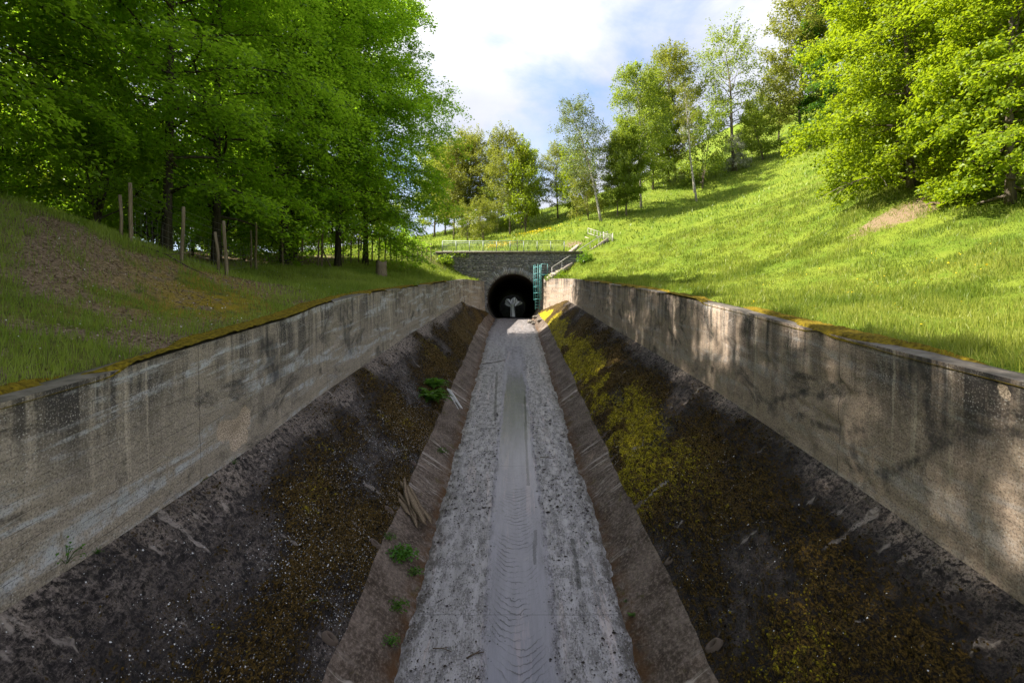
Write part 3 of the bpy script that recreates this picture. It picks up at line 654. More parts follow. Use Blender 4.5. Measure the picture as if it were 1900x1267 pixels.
def ground_mat(name, sunny):
    m = M(name); o = m.coord('Object'); n = m.noise(o, .35, 6, .65); n2 = m.noise(o, 3.5, 6, .7); n3 = m.noise(o, 14, 5, .7)
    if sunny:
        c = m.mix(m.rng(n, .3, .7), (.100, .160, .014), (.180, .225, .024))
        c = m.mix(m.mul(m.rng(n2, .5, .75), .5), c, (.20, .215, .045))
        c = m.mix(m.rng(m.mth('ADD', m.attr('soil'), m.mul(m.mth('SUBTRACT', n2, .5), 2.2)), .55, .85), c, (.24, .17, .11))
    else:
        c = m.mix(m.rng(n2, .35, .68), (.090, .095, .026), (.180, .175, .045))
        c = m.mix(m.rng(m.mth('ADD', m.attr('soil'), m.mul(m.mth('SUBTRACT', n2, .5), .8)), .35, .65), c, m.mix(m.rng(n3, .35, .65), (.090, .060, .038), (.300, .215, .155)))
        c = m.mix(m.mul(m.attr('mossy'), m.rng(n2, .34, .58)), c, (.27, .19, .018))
    return m.done(m.bsdf(c, .95, m.bump(m.mth('ADD', n2, n3), .9, .06), .1))
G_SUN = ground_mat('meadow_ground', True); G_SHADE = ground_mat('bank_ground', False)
def soil_left(x, y):
    px = CX + F * x / np.maximum(y, .5)
    s = .5 * sstep(-7.5, -10.5, x) * sstep(24, 16, y)                        # bare litter high on the mound
    s = np.maximum(s, sstep(20, 15, y) * sstep(.62, .42, fbm(x * .75, y * .75, 6)) * .75 + .3 * fbm(x * .6, y * .6, 19)); s = np.maximum(s, sstep(-11.5, -14, x) * .95)
    s = np.where(y > 44, s * .2, s)
    return s
def mossy_left(x, y): return np.exp(-((x + 7.4) / 1.5) ** 2 - ((y - 13.5) / 2.6) ** 2) * 1.0 + .5 * np.exp(-((x + 9.2) / 1.4) ** 2 - ((y - 16.5) / 3) ** 2)
def soil_right(x, y):
    c = hit(1670, 398); c2 = hit(1740, 372); q = hit(1065, 452)
    a = np.exp(-((x - c[0]) / 3.2) ** 2 - ((y - c[1]) / 1.3) ** 2) + np.exp(-((x - c2[0]) / 3.0) ** 2 - ((y - c2[1]) / 1.2) ** 2)
    return np.clip(a * 1.1, 0, 1) + .9 * np.exp(-((x - q[0]) / 1.6) ** 2 - ((y - q[1]) / 1.4) ** 2)
lat = np.unique(np.concatenate([np.arange(0, 12, .3), np.arange(12, 30, .7), np.arange(30, 118, 3.0)]))
rows = np.unique(np.concatenate([np.arange(-14, 3, .7), np.arange(3, DP, .35), [DP + .29]]))
def bank(name, s, mat, soil):
    xe = edgeX(s, np.minimum(rows, DP)); X = xe[:, None] + s * lat[None] * np.interp(lat, [0, 118], [1, 1.0])[None]; Y = np.broadcast_to(rows[:, None], X.shape)
    f = gridf(len(rows), len(lat)); f = f if s > 0 else f[:, ::-1]
    me = mesh(name, np.stack([X, Y, H(X, Y)], -1), f, True); attr(me, 'soil', soil(X, Y).ravel())
    if s < 0: attr(me, 'mossy', mossy_left(X, Y).ravel())
    return obj(name, me, mat, kind='structure')
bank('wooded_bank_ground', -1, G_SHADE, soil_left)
bank('meadow_slope_ground', 1, G_SUN, soil_right)
SHX, SHY, SHR = .15, 112.0, 9.0                                          # open shaft that feeds the tunnel
xs_ = np.unique(np.concatenate([np.arange(-125, -30, 4), np.arange(-30, 60, .8), np.arange(60, 155, 4)])); ys_ = np.concatenate([[DP - .4, DP + .31], np.arange(DP + .6, 95, .6), np.arange(95, 130, .8), np.arange(130, 165, 2.5)])
X, Y = np.meshgrid(xs_, ys_); f = gridf(len(ys_), len(xs_)); cx = X.ravel()[f].mean(1); cy = Y.ravel()[f].mean(1)
f = f[((cx - SHX) ** 2 + (cy - SHY) ** 2 > (SHR - .3) ** 2) & ((cy > DP + .3) | (np.abs(cx) > 9))]
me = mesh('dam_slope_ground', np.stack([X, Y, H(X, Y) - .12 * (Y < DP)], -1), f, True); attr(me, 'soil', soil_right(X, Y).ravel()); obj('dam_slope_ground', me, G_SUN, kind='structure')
# far land that carries the ground to the horizon
far = MB(); far.add([(-1500, -600, -12), (1500, -600, -12), (1500, 2000, -12), (-1500, 2000, -12)], [(0, 1, 2, 3)])
me = far.mesh('valley_ground'); attr(me, 'soil', np.zeros(4)); obj('valley_ground', me, G_SUN, kind='structure')

# ------------------------------------------------------------------ tunnel portal
PR = 2.52; PCX = .10; PCZ = P(952, 556, DP)[2]
FLOORC = math.asin((PCZ - ZP) / PR)
root = thing('tunnel_portal', (PCX, DP, ZP), 'dark slate masonry headwall with arched tunnel mouth at the head of the channel', 'tunnel')
PO = np.array(root.location)
rng = np.random.default_rng(3)
FX0, FX1, FZ1 = -7.4, 7.0, P(950, 470, DP)[2]
an = np.linspace(0, 2 * math.pi, 97)
def ring_to_box(a):
    c, s_ = math.cos(a), math.sin(a); k = 1e9
    if c > 1e-6: k = min(k, (FX1 - PCX) / c)
    if c < -1e-6: k = min(k, (FX0 - PCX) / c)
    if s_ > 1e-6: k = min(k, (FZ1 - PCZ) / s_)
    if s_ < -1e-6: k = min(k, (ZP - 1.5 - PCZ) / s_)
    return PCX + c * k, PCZ + s_ * k
def bore(a):
    c, s_ = math.cos(a), math.sin(a); r = PR
    if s_ * PR < -(PCZ - ZP) : r = (PCZ - ZP) / -s_
    return PCX + c * r, PCZ + s_ * r
inner = np.array([bore(a) for a in an]); outer = np.array([ring_to_box(a) for a in an])
v = np.concatenate([np.c_[inner[:, 0], np.full(97, DP + .06), inner[:, 1]], np.c_[outer[:, 0], np.full(97, DP + .06), outer[:, 1]]]) - PO
j = np.arange(96); me = mesh('headwall', v, np.stack([j, 97 + j, 98 + j, j + 1], -1)); obj('headwall', me, MAT_MORTAR, root)
# stone courses (too small to pick apart singly): one joined part
b = MB(); tint = []
z = ZP - .6; row = 0
RING = PR + .78
while z < FZ1 - .05:
    h = rng.uniform(.08, .16); x = FX0 - rng.uniform(0, .4)
    while x < FX1:
        l = rng.uniform(.16, .48)
        if rng.random() < .12: l *= 1.5
        cxm, czm = x + l / 2, z + h / 2
        if math.hypot(cxm - PCX, czm - PCZ) > RING - .02 + abs(cxm - PCX) * .02 and not (czm < PCZ and abs(cxm - PCX) < PR):
            pr = rng.uniform(.0, .05); j = rng.uniform(-.012, .012, (8, 3))
            g = .012
            vv = np.array([(x+g, DP+.06, z+g), (x+l-g, DP+.06, z+g), (x+l-g, DP+.06, z+h-g), (x+g, DP+.06, z+h-g),
                           (x+g+.01, DP-pr, z+g+.01), (x+l-g-.01, DP-pr, z+g+.01), (x+l-g-.01, DP-pr, z+h-g-.01), (x+g+.01, DP-pr, z+h-g-.01)]) - PO
            vv[4:] += j[4:] * np.array((1, 1.6, 1)); b.add(vv, [(4,5,6,7),(0,1,5,4),(1,2,6,5),(2,3,7,6),(3,0,4,7)]); tint += [rng.random() ** 1.3] * 8
        x += l
    z += h
me = b.mesh('stone_courses'); attr(me, 'tint', tint); obj('stone_courses', me, MAT_STONE, root, kind='stuff')
# arch stones, each its own part
a = -.25
while a < math.pi + .25:
    w = rng.uniform(.040, .075); l = rng.uniform(.45, .80); pr = rng.uniform(.01, .06); a1 = a + w - .012
    q = [(math.cos(t_) * r_, yy, math.sin(t_) * r_) for yy in (.06, -pr) for t_, r_ in ((a, PR), (a1, PR), (a1, PR + l), (a, PR + l))]
    v = np.array(q) + np.array((PCX, DP, PCZ)) - PO; v[4:] += rng.uniform(-.015, .015, (4, 3))
    me = mesh('arch_stone', v, np.array([(4,7,6,5),(0,4,5,1),(1,5,6,2),(2,6,7,3),(3,7,4,0)])); attr(me, 'tint', [rng.uniform(.1, 1)] * 8)
    obj('arch_stone', me, MAT_STONE, root); a += w
MB().box((FX0 - PO[0] - .1, -.14, FZ1 - PO[2]), (FX1 - PO[0], .75, FZ1 - PO[2] + .16)).build('coping', MAT_COPING, root)
# tunnel lining, climbing gently to the shaft foot
T1 = SHY + SHR * .0; n = 40; ys = np.linspace(DP - .04, SHY - 2.2, n); TS = .085
def lift(y): return (y - DP) * TS
sec = inner[:-1]; k = len(sec)
v = np.concatenate([np.c_[sec[:, 0], np.full(k, y), sec[:, 1] + lift(y)] for y in ys]) - PO
i = np.arange(n - 1)[:, None] * k; j = np.arange(k)[None]; jn = (j + 1) % k
f = np.stack([i + j, i + jn, i + k + jn, i + k + j], -1).reshape(-1, 4)
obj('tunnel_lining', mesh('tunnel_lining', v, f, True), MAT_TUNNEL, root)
# rim of the bore
k = 97; rr = [(1.0, -.05), (1.035, -.05), (1.035, .06)]
v = np.concatenate([np.c_[PCX + (inner[:, 0] - PCX) * r_, np.full(k, DP + y_), PCZ + (inner[:, 1] - PCZ) * r_] for r_, y_ in rr]) - PO
j = np.arange(96); f = np.concatenate([np.stack([j + q * k, j + 1 + q * k, j + 1 + (q + 1) * k, j + (q + 1) * k], -1) for q in range(2)]); obj('bore_rim', mesh('bore_rim', v, f), MAT_TUNNEL, root)
# shaft: bell mouth above, curved back wall streaked white by falling water at its foot
def streak_mat():
    m = M('wet_streaked_shaft'); o = m.coord('UV')
    ra = m.noise(m.coord('UV', (7, .6, 1), (4, 0, 0)), 1, 5, .7); c = m.mix(m.rng(ra, .43, .52), (.02, .02, .024), (.90, .91, .95))
    return m.done(m.bsdf(c, .4, None, .5))
MAT_STREAK = streak_mat()
zb = ZP + lift(SHY - 2.2); gz = float(H(SHX, SHY)) + .25
prof = [(3.3, zb - .4), (3.5, zb + 5.2), (4.5, zb + 8), (6.0, gz - 4), (7.4, gz - 1.6), (SHR + .1, gz - .2), (SHR + .5, gz)]
k = 40; an2 = np.arange(k) / k * 2 * math.pi
v = np.concatenate([np.c_[SHX + np.cos(an2) * r_, SHY + np.sin(an2) * r_, np.full(k, z_)] for r_, z_ in prof]) - PO
i = np.arange(len(prof) - 1)[:, None] * k; j = np.arange(k)[None]; jn = (j + 1) % k
f = np.stack([i + j, i + jn, i + k + jn, i + k + j], -1).reshape(-1, 4)
# leave the tunnel side of the two lowest rings open
fc = np.array([(q % k) for q in range(len(f))]); ringi = np.arange(len(f)) // k; ang = an2[fc]
keep = ~((ringi < 1) & (np.sin(ang) < -.3)); me = mesh('shaft', v, f[keep], True)
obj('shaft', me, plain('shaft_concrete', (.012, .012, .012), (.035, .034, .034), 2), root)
nr, nc = 14, 25; tt = np.linspace(0, 1, nr); uu = np.linspace(-1, 1, nc)
V = []; UVs = []
for t_ in tt:
    for u_ in uu:
        ph = u_ * 1.15; r_ = .18 + 1.95 * t_ * (1 + .12 * math.sin(u_ * 9))
        V.append((SHX + math.sin(ph) * r_, SHY + 1.6 - .8 * (1 - t_), zb + 2.1 + math.cos(ph) * r_ * 1.0)); UVs.append((u_, t_))
me = mesh('water_fan', np.array(V) - PO, gridf(nr, nc)[:, ::-1]); uv(me, UVs); obj('water_fan', me, MAT_STREAK, root)
bb = MB(); bb.add(np.array([(SHX - .38, SHY - 20, zb - 20 * TS + 1.70 * .0 + .03), (SHX + .38, SHY - 20, zb - 20 * TS + .03), (SHX + .45, SHY + .75, zb + .25), (SHX - .45, SHY + .75, zb + .25), (SHX + .42, SHY + .80, zb + 2.9), (SHX - .42, SHY + .80, zb + 2.9)]) - PO, [(0, 1, 2, 3), (3, 2, 4, 5)])
me = bb.mesh('falling_water'); uv(me, [(0, 0), (.3, 0), (.3, .5), (0, .5), (.3, 1), (0, 1)]); obj('falling_water', me, MAT_STREAK, root)

# ------------------------------------------------------------------ trees
def unit(a): return a / (np.linalg.norm(a, axis=-1, keepdims=True) + 1e-9)
def leaves_mesh(name, pos, nrm, axis, size, tint, wid=.62):
    """one folded four-cornered leaf for each position"""
    n = len(pos); nrm = unit(nrm); axis = unit(axis - (axis * nrm).sum(1)[:, None] * nrm); side = np.cross(nrm, axis); s = size[:, None]
    v = np.empty((n, 4, 3)); v[:, 0] = pos - axis * s * .5; v[:, 2] = pos + axis * s * .5 - nrm * s * .10
    v[:, 1] = pos - side * s * wid * .5 + nrm * s * .10; v[:, 3] = pos + side * s * wid * .5 + nrm * s * .10
    me = mesh(name, v, np.arange(n * 4).reshape(n, 4)); attr(me, 'tint', np.repeat(tint, 4)); return me
def gen_tree(seed, Ht, Rc, cb, tr, nprim, nsec, nleaf, lsize, droop=.25, elev=(.25, 1.1), lean=(0, 0), flat=.12, wig=.5, shape=.55, stems=1, up_bias=1.3, spread=.33, kmin=.3, pb=.2):
    r = np.random.default_rng(seed); tb = MB(); lb = MB(); LP = []; LN = []; LA = []; LT = []
    for st in range(stems):
        n = 12; z = np.linspace(0, Ht * .95, n); ph = r.uniform(0, 6.28, 4)
        sl = np.array(lean) + (r.normal(0, .13, 2) if stems > 1 else 0)
        tx = sl[0] * z + wig * .35 * (np.sin(z / Ht * 5 + ph[0]) - math.sin(ph[0])) * z / Ht; ty = sl[1] * z + wig * .35 * (np.sin(z / Ht * 4 + ph[1]) - math.sin(ph[1])) * z / Ht
        tp = np.c_[tx, ty, z]; trr = tr * (1 - z / Ht) ** .8 + .012; trr[0] *= 1.35; tp[0, 2] = -.35
        tb.tube(tp, trr / (1 if stems == 1 else 1.5), 7)
        m = nprim // stems
        for i in range(m):
            t = (i + r.uniform(.2, .8)) / m; f = cb + (1 - cb) * t ** .92 * .97; h = f * Ht
            c = np.array([np.interp(h, z, tx), np.interp(h, z, ty), h])
            env = Rc * math.sin(math.pi * (pb + (.985 - pb) * t)) ** shape + .05 * Rc
            az = (i * 2.39996 + st * 1.3 + r.normal(0, .3)); el = elev[0] + (elev[1] - elev[0]) * t ** 1.3 + r.normal(0, .12)
            L = env * r.uniform(.72, 1.12) / max(.45, math.cos(el) ** .6)
            L = min(L, Rc * 1.25)
            d0 = np.array([math.cos(az) * math.cos(el), math.sin(az) * math.cos(el), math.sin(el)])
            q = np.linspace(0, 1, 7)[:, None]; side = np.array([-math.sin(az), math.cos(az), 0])
            path = c + d0 * L * q + side * L * .07 * np.sin(q * 4 + r.uniform(0, 6)) + np.array([0, 0, -1.]) * droop * L * q ** 2.2
            r0 = max(.012, np.interp(h, z, trr) * .42); lb.tube(path, r0 * (1 - q[:, 0] * .9), 5, False); ct = r.normal(.5, .16)
            ns = max(3, int(nsec * (.5 + .6 * env / Rc)))
            for k in range(ns):
                s_ = kmin + (1.02 - kmin) * (k + r.uniform(0, 1)) / ns; s_ = min(s_, .99)
                p0 = np.array([np.interp(s_, q[:, 0], path[:, a]) for a in range(3)])
                fw = unit(np.array([np.interp(min(1, s_ + .1), q[:, 0], path[:, a]) for a in range(3)]) - np.array([np.interp(s_ - .1, q[:, 0], path[:, a]) for a in range(3)]))
                sg = 1 if (k % 2) else -1; dv = unit(fw * r.uniform(.4, 1.0) + side * sg * r.uniform(.5, 1.1) + np.array([0, 0, r.normal(.05, .22)]))
                l2 = L * .42 * (1.15 - .55 * s_) * r.uniform(.7, 1.25) + .25
                e = np.linspace(0, 1, 4)[:, None]; pp = p0 + dv * l2 * e + np.array([0, 0, -1.]) * droop * .9 * l2 * e ** 2
                lb.tube(pp, max(.006, r0 * .25) * (1 - e[:, 0] * .85), 3, False)
                nl = int(nleaf * (.5 + l2 / (Rc * .45)) * r.uniform(.6, 1.3))
                te = r.uniform(.05, 1.08, nl); pc = np.stack([np.interp(te, e[:, 0], pp[:, a]) for a in range(3)], 1)
                sd = unit(np.cross(dv, (0, 0, 1.)))
                w = l2 * spread * (1.1 - .5 * te)
                pos = pc + sd * (r.normal(0, .55, nl) * w)[:, None] + np.array([0, 0, 1.]) * (r.normal(0, 1, nl) * flat * l2 - np.abs(r.normal(0, .2, nl)) * l2 * .25)[:, None] + r.normal(0, .05, (nl, 3))
                LT.append(np.clip(ct + r.normal(0, .14) + r.normal(0, .22, nl), 0, 1)); LP.append(pos); LN.append(r.normal(0, .55, (nl, 3)) + np.array([0, 0, up_bias]) + unit(pos - np.array([0, 0, Ht * .5])) * .35); LA.append(r.normal(0, .7, (nl, 3)) + dv)
    LP = np.concatenate(LP); LN = np.concatenate(LN); LA = np.concatenate(LA); LT = np.concatenate(LT)
    keep = LP[:, 2] > .15; LP, LN, LA, LT = LP[keep], LN[keep], LA[keep], LT[keep]; nl = len(LP)
    return tb.mesh('trunk', True), lb.mesh('limbs', True), leaves_mesh('crown', LP, LN, LA, lsize * r.uniform(.65, 1.35, nl), LT), nl
PROTO = {}
def proto(key, bark, leaf, **k):
    a, l, b, n = gen_tree(**k); a.materials.append(bark); l.materials.append(bark); b.materials.append(leaf); PROTO[key] = (a, l, b); print('tree', key, n)
BE = dict(Ht=21, Rc=6.4, cb=.105, tr=.20, nprim=52, nsec=11, nleaf=96, lsize=.175, droop=.30, elev=(.16, 1.05), flat=.07, up_bias=1.5, pb=.30)
proto('beech_a', MAT_BARK_DARK, LEAF_BEECH, seed=1, **BE); proto('beech_b', MAT_BARK_DARK, LEAF_BEECH, seed=2, **{**BE, 'Ht': 19, 'Rc': 5.6, 'cb': .17}); proto('beech_c', MAT_BARK_DARK, LEAF_BEECH, seed=7, **{**BE, 'Ht': 22, 'Rc': 5.8})
MP = dict(Ht=13, Rc=5.4, cb=.03, tr=.22, nprim=64, nsec=11, nleaf=80, lsize=.205, droop=.24, elev=(.0, 1.15), flat=.13, up_bias=.9, shape=.5, pb=.25)
proto('maple_a', MAT_BARK_GREY, LEAF_MAPLE, seed=11, **MP); proto('maple_b', MAT_BARK_GREY, LEAF_MAPLE, seed=12, **{**MP, 'Ht': 14, 'Rc': 4.6})
proto('dark_maple', MAT_BARK_GREY, LEAF_DARKMAPLE, seed=13, **{**MP, 'Ht': 18, 'Rc': 5, 'nleaf': 55, 'lsize': .24})
MD = dict(Ht=16, Rc=4.2, cb=.14, tr=.16, nprim=46, nsec=9, nleaf=46, lsize=.26, droop=.12, elev=(.40, 1.2), flat=.17, wig=1.2, up_bias=.6, pb=.22)
proto('mid_a', MAT_BARK_GREY, LEAF_MID, seed=21, **MD); proto('mid_b', MAT_BARK_GREY, LEAF_MID, seed=22, **{**MD, 'Ht': 14, 'Rc': 4.0, 'cb': .10})
proto('open_tree', MAT_BARK_GREY, LEAF_MID, seed=23, **{**MD, 'Ht': 20, 'Rc': 5.0, 'cb': .30, 'nprim': 34, 'nleaf': 26, 'tr': .26, 'wig': 1.8, 'lean': (-.07, 0)})
proto('pale_a', MAT_BARK_GREY, LEAF_PALE, seed=31, **{**MD, 'Ht': 16, 'Rc': 3.9, 'cb': .18, 'nleaf': 26, 'lsize': .24}); proto('pale_b', MAT_BARK_GREY, LEAF_PALE, seed=32, **{**MD, 'Ht': 18, 'Rc': 4.8, 'cb': .22, 'nleaf': 36, 'lsize': .26, 'nprim': 54})
BI = dict(Ht=16, Rc=3.3, cb=.26, tr=.14, nprim=36, nsec=8, nleaf=32, lsize=.18, droop=.40, elev=(.6, 1.2), flat=.2, wig=1.0, up_bias=.3)
proto('birch_a', MAT_BIRCH, LEAF_BIRCH, seed=41, **{**BI, 'lean': (-.20, 0)}); proto('birch_b', MAT_BIRCH, LEAF_MID, seed=42, **{**BI, 'lean': (-.06, 0), 'Rc': 4.3, 'Ht': 18, 'nleaf': 48, 'cb': .18, 'nprim': 46, 'lsize': .22}); proto('birch_thin', MAT_BIRCH, LEAF_PALE, seed=43, **{**BI, 'lean': (-.15, .02), 'Rc': 2.2, 'cb': .50, 'nleaf': 12, 'nprim': 18})
SHB = dict(Ht=6, Rc=2.8, cb=.04, tr=.07, nprim=30, nsec=6, nleaf=42, lsize=.19, droop=.2, elev=(.5, 1.2), flat=.2, stems=4, up_bias=.6, shape=.5)
proto('shrub_a', MAT_BARK_GREY, LEAF_MID, seed=51, **SHB); proto('shrub_b', MAT_BARK_GREY, LEAF_PALE, seed=52, **{**SHB, 'nleaf': 34}); proto('shrub_c', MAT_BARK_GREY, LEAF_MAPLE, seed=53, **SHB)
proto('shrub_d', MAT_BARK_DARK, LEAF_BEECH, seed=55, **{**SHB, 'Ht': 3.5, 'Rc': 2.0, 'nleaf': 30, 'lsize': .14})
proto('hawthorn', MAT_BARK_GREY, LEAF_WHITE, seed=54, **{**SHB, 'Ht': 5, 'Rc': 1.8, 'nleaf': 40, 'lsize': .16, 'droop': .45})
def tree(name, key, p, s, rz, label, group=None, sz=None, cat='tree'):
    t = thing(name, (float(p[0]), float(p[1]), float(H(p[0], p[1])) - .05), label, cat, group, rz)
    t.scale = (s, s, sz or s); a, l, b = PROTO[key]
    tk = obj('trunk', a, None, t); obj('limbs', l, None, tk); obj('crown', b, None, t); return t
WG = 'trees of the dark wood on the left bank'
wood = [(-20.5, 21.0, 'beech_b', 1.1, .2, 'beech deep in the wood, in the gap between the second and third front trunks'),
        (-22.0, 12.5, 'beech_c', .95, 2.8, 'beech deep in the wood behind the bare mound'),
        (-14.2, 13.2, 'beech_b', .90, 0.3, 'near beech leaning over the bare mound at the left edge, behind the foremost fence post'),
        (-15.5, 9.5, 'beech_a', .92, 2.1, 'big dark beech whose low sprays fill the upper left corner'),
        (-12.6, 19.5, 'beech_c', .86, 4.0, 'beech behind the fence on top of the mossy mound'),
        (-13.8, 25.0, 'beech_a', .95, 1.1, 'dense dark beech behind the paired fence posts'),
        (-13.0, 30.5, 'beech_b', 1.12, 3.0, 'beech with thick dark trunk next to the braced fence post'),
        (-11.2, 34.5, 'beech_c', 1.0, 5.2, 'tall beech with dark trunk standing just behind the tree stump'),
        (-10.6, 38.8, 'beech_a', .95, .6, 'rightmost beech of the dark wood, its branches edging the sky'),
        (-15.5, 37.5, 'beech_b', 1.15, 1.9, 'tall beech deep in the wood behind the rightmost beeches'),
        (-21.0, 32.0, 'beech_a', 1.1, 3.9, 'tall beech in the back row of the wood'),
        (-14.5, 2.0, 'beech_b', 1.0, 4.4, 'beech on the left bank level with the viewer, just outside the picture'),
        (-15.5, -5.5, 'beech_a', .95, 5.0, 'beech on the left bank behind the viewer, shading the near channel')]
for x, y, k, s, rz, lab in wood: tree('beech_tree', k, (x, y), s, rz, lab, WG)
for x, y, k, s, rz, lab in [(-34, 40, 'mid_b', 1.1, .4, 'sunlit tree far behind the wood, seen between the left trunks'), (-44, 55, 'maple_b', 1.0, 1.2, 'bright tree in the distance behind the wood'),
                            (-30, 62, 'maple_a', 1.0, 2.2, 'bright round tree beyond the wood and the fence'), (-56, 44, 'mid_b', 1.3, 3.2, 'distant sunlit tree at far left behind the trunks'),
                            (-22, 66, 'shrub_c', 1.0, .2, 'bright shrub beyond the far fence posts'), (-27, 27, 'shrub_c', .9, 1.1, 'bright sunlit shrub glimpsed behind the left trunks of the wood'), (-29, 35, 'shrub_c', 1.0, 2.1, 'bright sunlit shrub glimpsed between the thick trunks'), (-25, 41, 'shrub_c', .9, 5.1, 'bright sunlit shrub behind the stump'), (-31, 19, 'maple_b', .9, 3.1, 'bright tree glimpsed through the wood at far left'), (-20, 50, 'shrub_c', .9, 4.1, 'bright shrub behind the rightmost beech'), (-17.5, 62, 'mid_b', .8, 4.2, 'mid green tree left of the railing, beyond the wood'), (-13.5, 58.5, 'shrub_a', .8, 1.0, 'leafy shrub by the last fence posts near the railing')]:
    tree('background_tree' if 'shrub' not in k else 'shrub', k, (x, y), s, rz, lab, 'sunlit trees beyond the wood', cat='tree' if 'shrub' not in k else 'shrub')
rg = np.random.default_rng(8)
for i, (x, y, lab) in enumerate([(-13.2, 17, 'low dark shrub under the beeches behind the second fence post'), (-14.5, 21.5, 'low dark shrub in the wood behind the paired posts'), (-15.0, 27.5, 'dark undergrowth shrub left of the thick trunk'), (-16.5, 33, 'dark undergrowth shrub deep behind the braced post'), (-14.0, 12.0, 'low shrub on the mound at the left edge'), (-17, 23.5, 'dark undergrowth shrub deep in the wood behind the fence'), (-18.5, 19, 'undergrowth shrub in the gap under the canopy right of the mound'), (-19.5, 26.5, 'undergrowth shrub far back between two front trunks'), (-18.5, 31, 'undergrowth shrub far back behind the thick trunk'), (-17.5, 36.5, 'undergrowth shrub far back behind the tall stump beech'), (-16.5, 41, 'undergrowth shrub far back behind the rightmost beech'), (-22, 17, 'undergrowth shrub far back behind the bare mound'), (-23.5, 24, 'undergrowth shrub at the back edge of the wood')]):
    tree('undergrowth_shrub', 'shrub_d', (x, y), rg.uniform(.8, 1.2), rg.uniform(0, 6), lab, 'undergrowth of the wood', cat='shrub')
def ptree(name, key, px, py, toppx, lab, group, rz=0, wide=1.0, cat='tree', d=None):
    p = hit(px, py, 20) if d is None else np.array(P(px, py, d))
    Hm = (py - toppx) / F * p[1]; a = PROTO[key][0]; zmax = max(v.co.z for v in a.vertices) * 1.18
    s = Hm / zmax; return tree(name, key, p, s * wide, rz, lab, group, s, cat)
CG = 'spring trees behind the tunnel headwall'; RG = 'trees on the meadow slope'
for px, py, top, k, rz, w, lab in [(842, 444, 262, 'pale_a', .4, 1.0, 'thin sparse tree directly behind the left end of the railing'), (858, 438, 238, 'pale_a', 2.2, 1.1, 'tall thin sparse tree, second from the railing end'),
                                (872, 432, 250, 'pale_a', 4.4, .9, 'thin bare-stemmed tree between its two sparse neighbours'), (888, 436, 244, 'pale_a', 5.5, 1.0, 'tall sparse tree just left of the yellow-green tree'), (826, 436, 270, 'mid_a', 1.5, .9, 'mid green tree half hidden by the dark wood, left of the railing'),
                                (946, 437, 236, 'pale_b', 1.0, 1.0, 'yellow-green tree with pale forked trunk standing above the railing'), (1035, 405, 262, 'pale_a', 3.3, 1.2, 'pale tree in the dip right of the yellow-green tree'), (968, 425, 262, 'mid_b', 2.3, .8, 'rounded green tree touching the yellow-green tree from the right'), (915, 420, 268, 'pale_b', 4.0, .8, 'pale bushy tree filling in behind the sparse stems'), (806, 440, 250, 'mid_b', 3.0, .9, 'green tree at the edge of the wood above the last fence posts')]:
    ptree('spring_tree', k, px, py, top, lab, CG, rz, w)
for px, py, top, k, rz, w, lab in [(975, 432, 288, 'shrub_c', .7, .62, 'bright yellow-green bush tree right of the forked trunk'), (897, 447, 372, 'shrub_b', 2.0, 1.0, 'pale loose bush behind the middle of the railing'), (868, 450, 385, 'shrub_b', 3.9, 1.0, 'pale bush behind the left third of the railing'), (922, 432, 352, 'shrub_a', 5.0, .9, 'darker green bush left of the forked trunk'),
                                (1070, 402, 282, 'shrub_c', 1.2, .8, 'bright bush below the leaning birch'), (1092, 408, 318, 'shrub_b', 2.8, .9, 'pale bush at the foot of the leaning birch')]:
    ptree('bush', k, px, py, top, lab, CG, rz, w, 'bush')
for px, py, top, k, rz, w, lab in [(1116, 411, 158, 'birch_a', .1, 1.15, 'leaning birch with drooping crown at the left end of the slope row'), (1162, 400, 215, 'mid_b', 2.4, .75, 'bushy mid green tree between the leaning birch and the white-stemmed birch'),
                                (1190, 387, 100, 'birch_b', .3, 1.0, 'tall white-stemmed birch in full leaf on the slope'), (1146, 403, 240, 'mid_a', 5.4, .9, 'slim tree with two pale stems beside the white-stemmed birch'), (1240, 336, 75, 'pale_b', 4.6, 1.0, 'brownish budding tree with thick dark trunk on the slope'),
                                (1293, 374, 118, 'birch_thin', .15, .9, 'nearly bare leaning birch stem, the foremost in the slope row'), (1288, 358, 165, 'birch_thin', .5, .7, 'second thin leaning birch stem right behind the foremost one'),
                                (1362, 316, 38, 'open_tree', .2, 1.0, 'tall open tree with curved dark limbs against the clouds'), (1485, 278, -30, 'pale_b', 2.9, 1.0, 'pale spring tree left of the big bright maple'), (1552, 262, -40, 'dark_maple', 1.3, .9, 'deep green tree peeping out left behind the bright maple'),
                                (1212, 352, 150, 'mid_b', 1.9, .9, 'leafy tree behind the tall white-stemmed birch'), 
                                (1445, 262, 120, 'pale_a', 5.1, 1.2, 'pale small tree on the hilltop left of the pale spring tree'), (1395, 288, 205, 'mid_a', 4.3, 1.2, 'small round tree behind the flowering hawthorn')]:
    ptree('slope_tree', k, px, py, top, lab, RG, rz, w)
ptree('slope_bush', 'shrub_a', 1303, 350, 205, 'dense green bush behind the thin birch stems', RG, .9, .75, 'bush'); ptree('slope_bush', 'shrub_a', 1416, 297, 196, 'many-stemmed green bush right of the flowering hawthorn', RG, 3.3, 1.0, 'bush')
ptree('slope_bush', 'shrub_b', 1255, 335, 262, 'low brushy bush beside the thick dark trunk', RG, 3.0, 1.0, 'bush')
ptree('hawthorn_bush', 'hawthorn', 1367, 318, 248, 'white flowering hawthorn bush on the slope', None, 0, .9, 'bush')
MG = 'bright maples at the right edge'
tree('maple_tree', 'maple_a', hit(1690, 350), .98, .5, 'big bright yellow-green maple with branches sweeping the grass, above the bare earth patch', MG)
tree('maple_tree', 'maple_b', hit(1875, 378), .92, 2.5, 'bright maple at the right edge of the picture', MG)
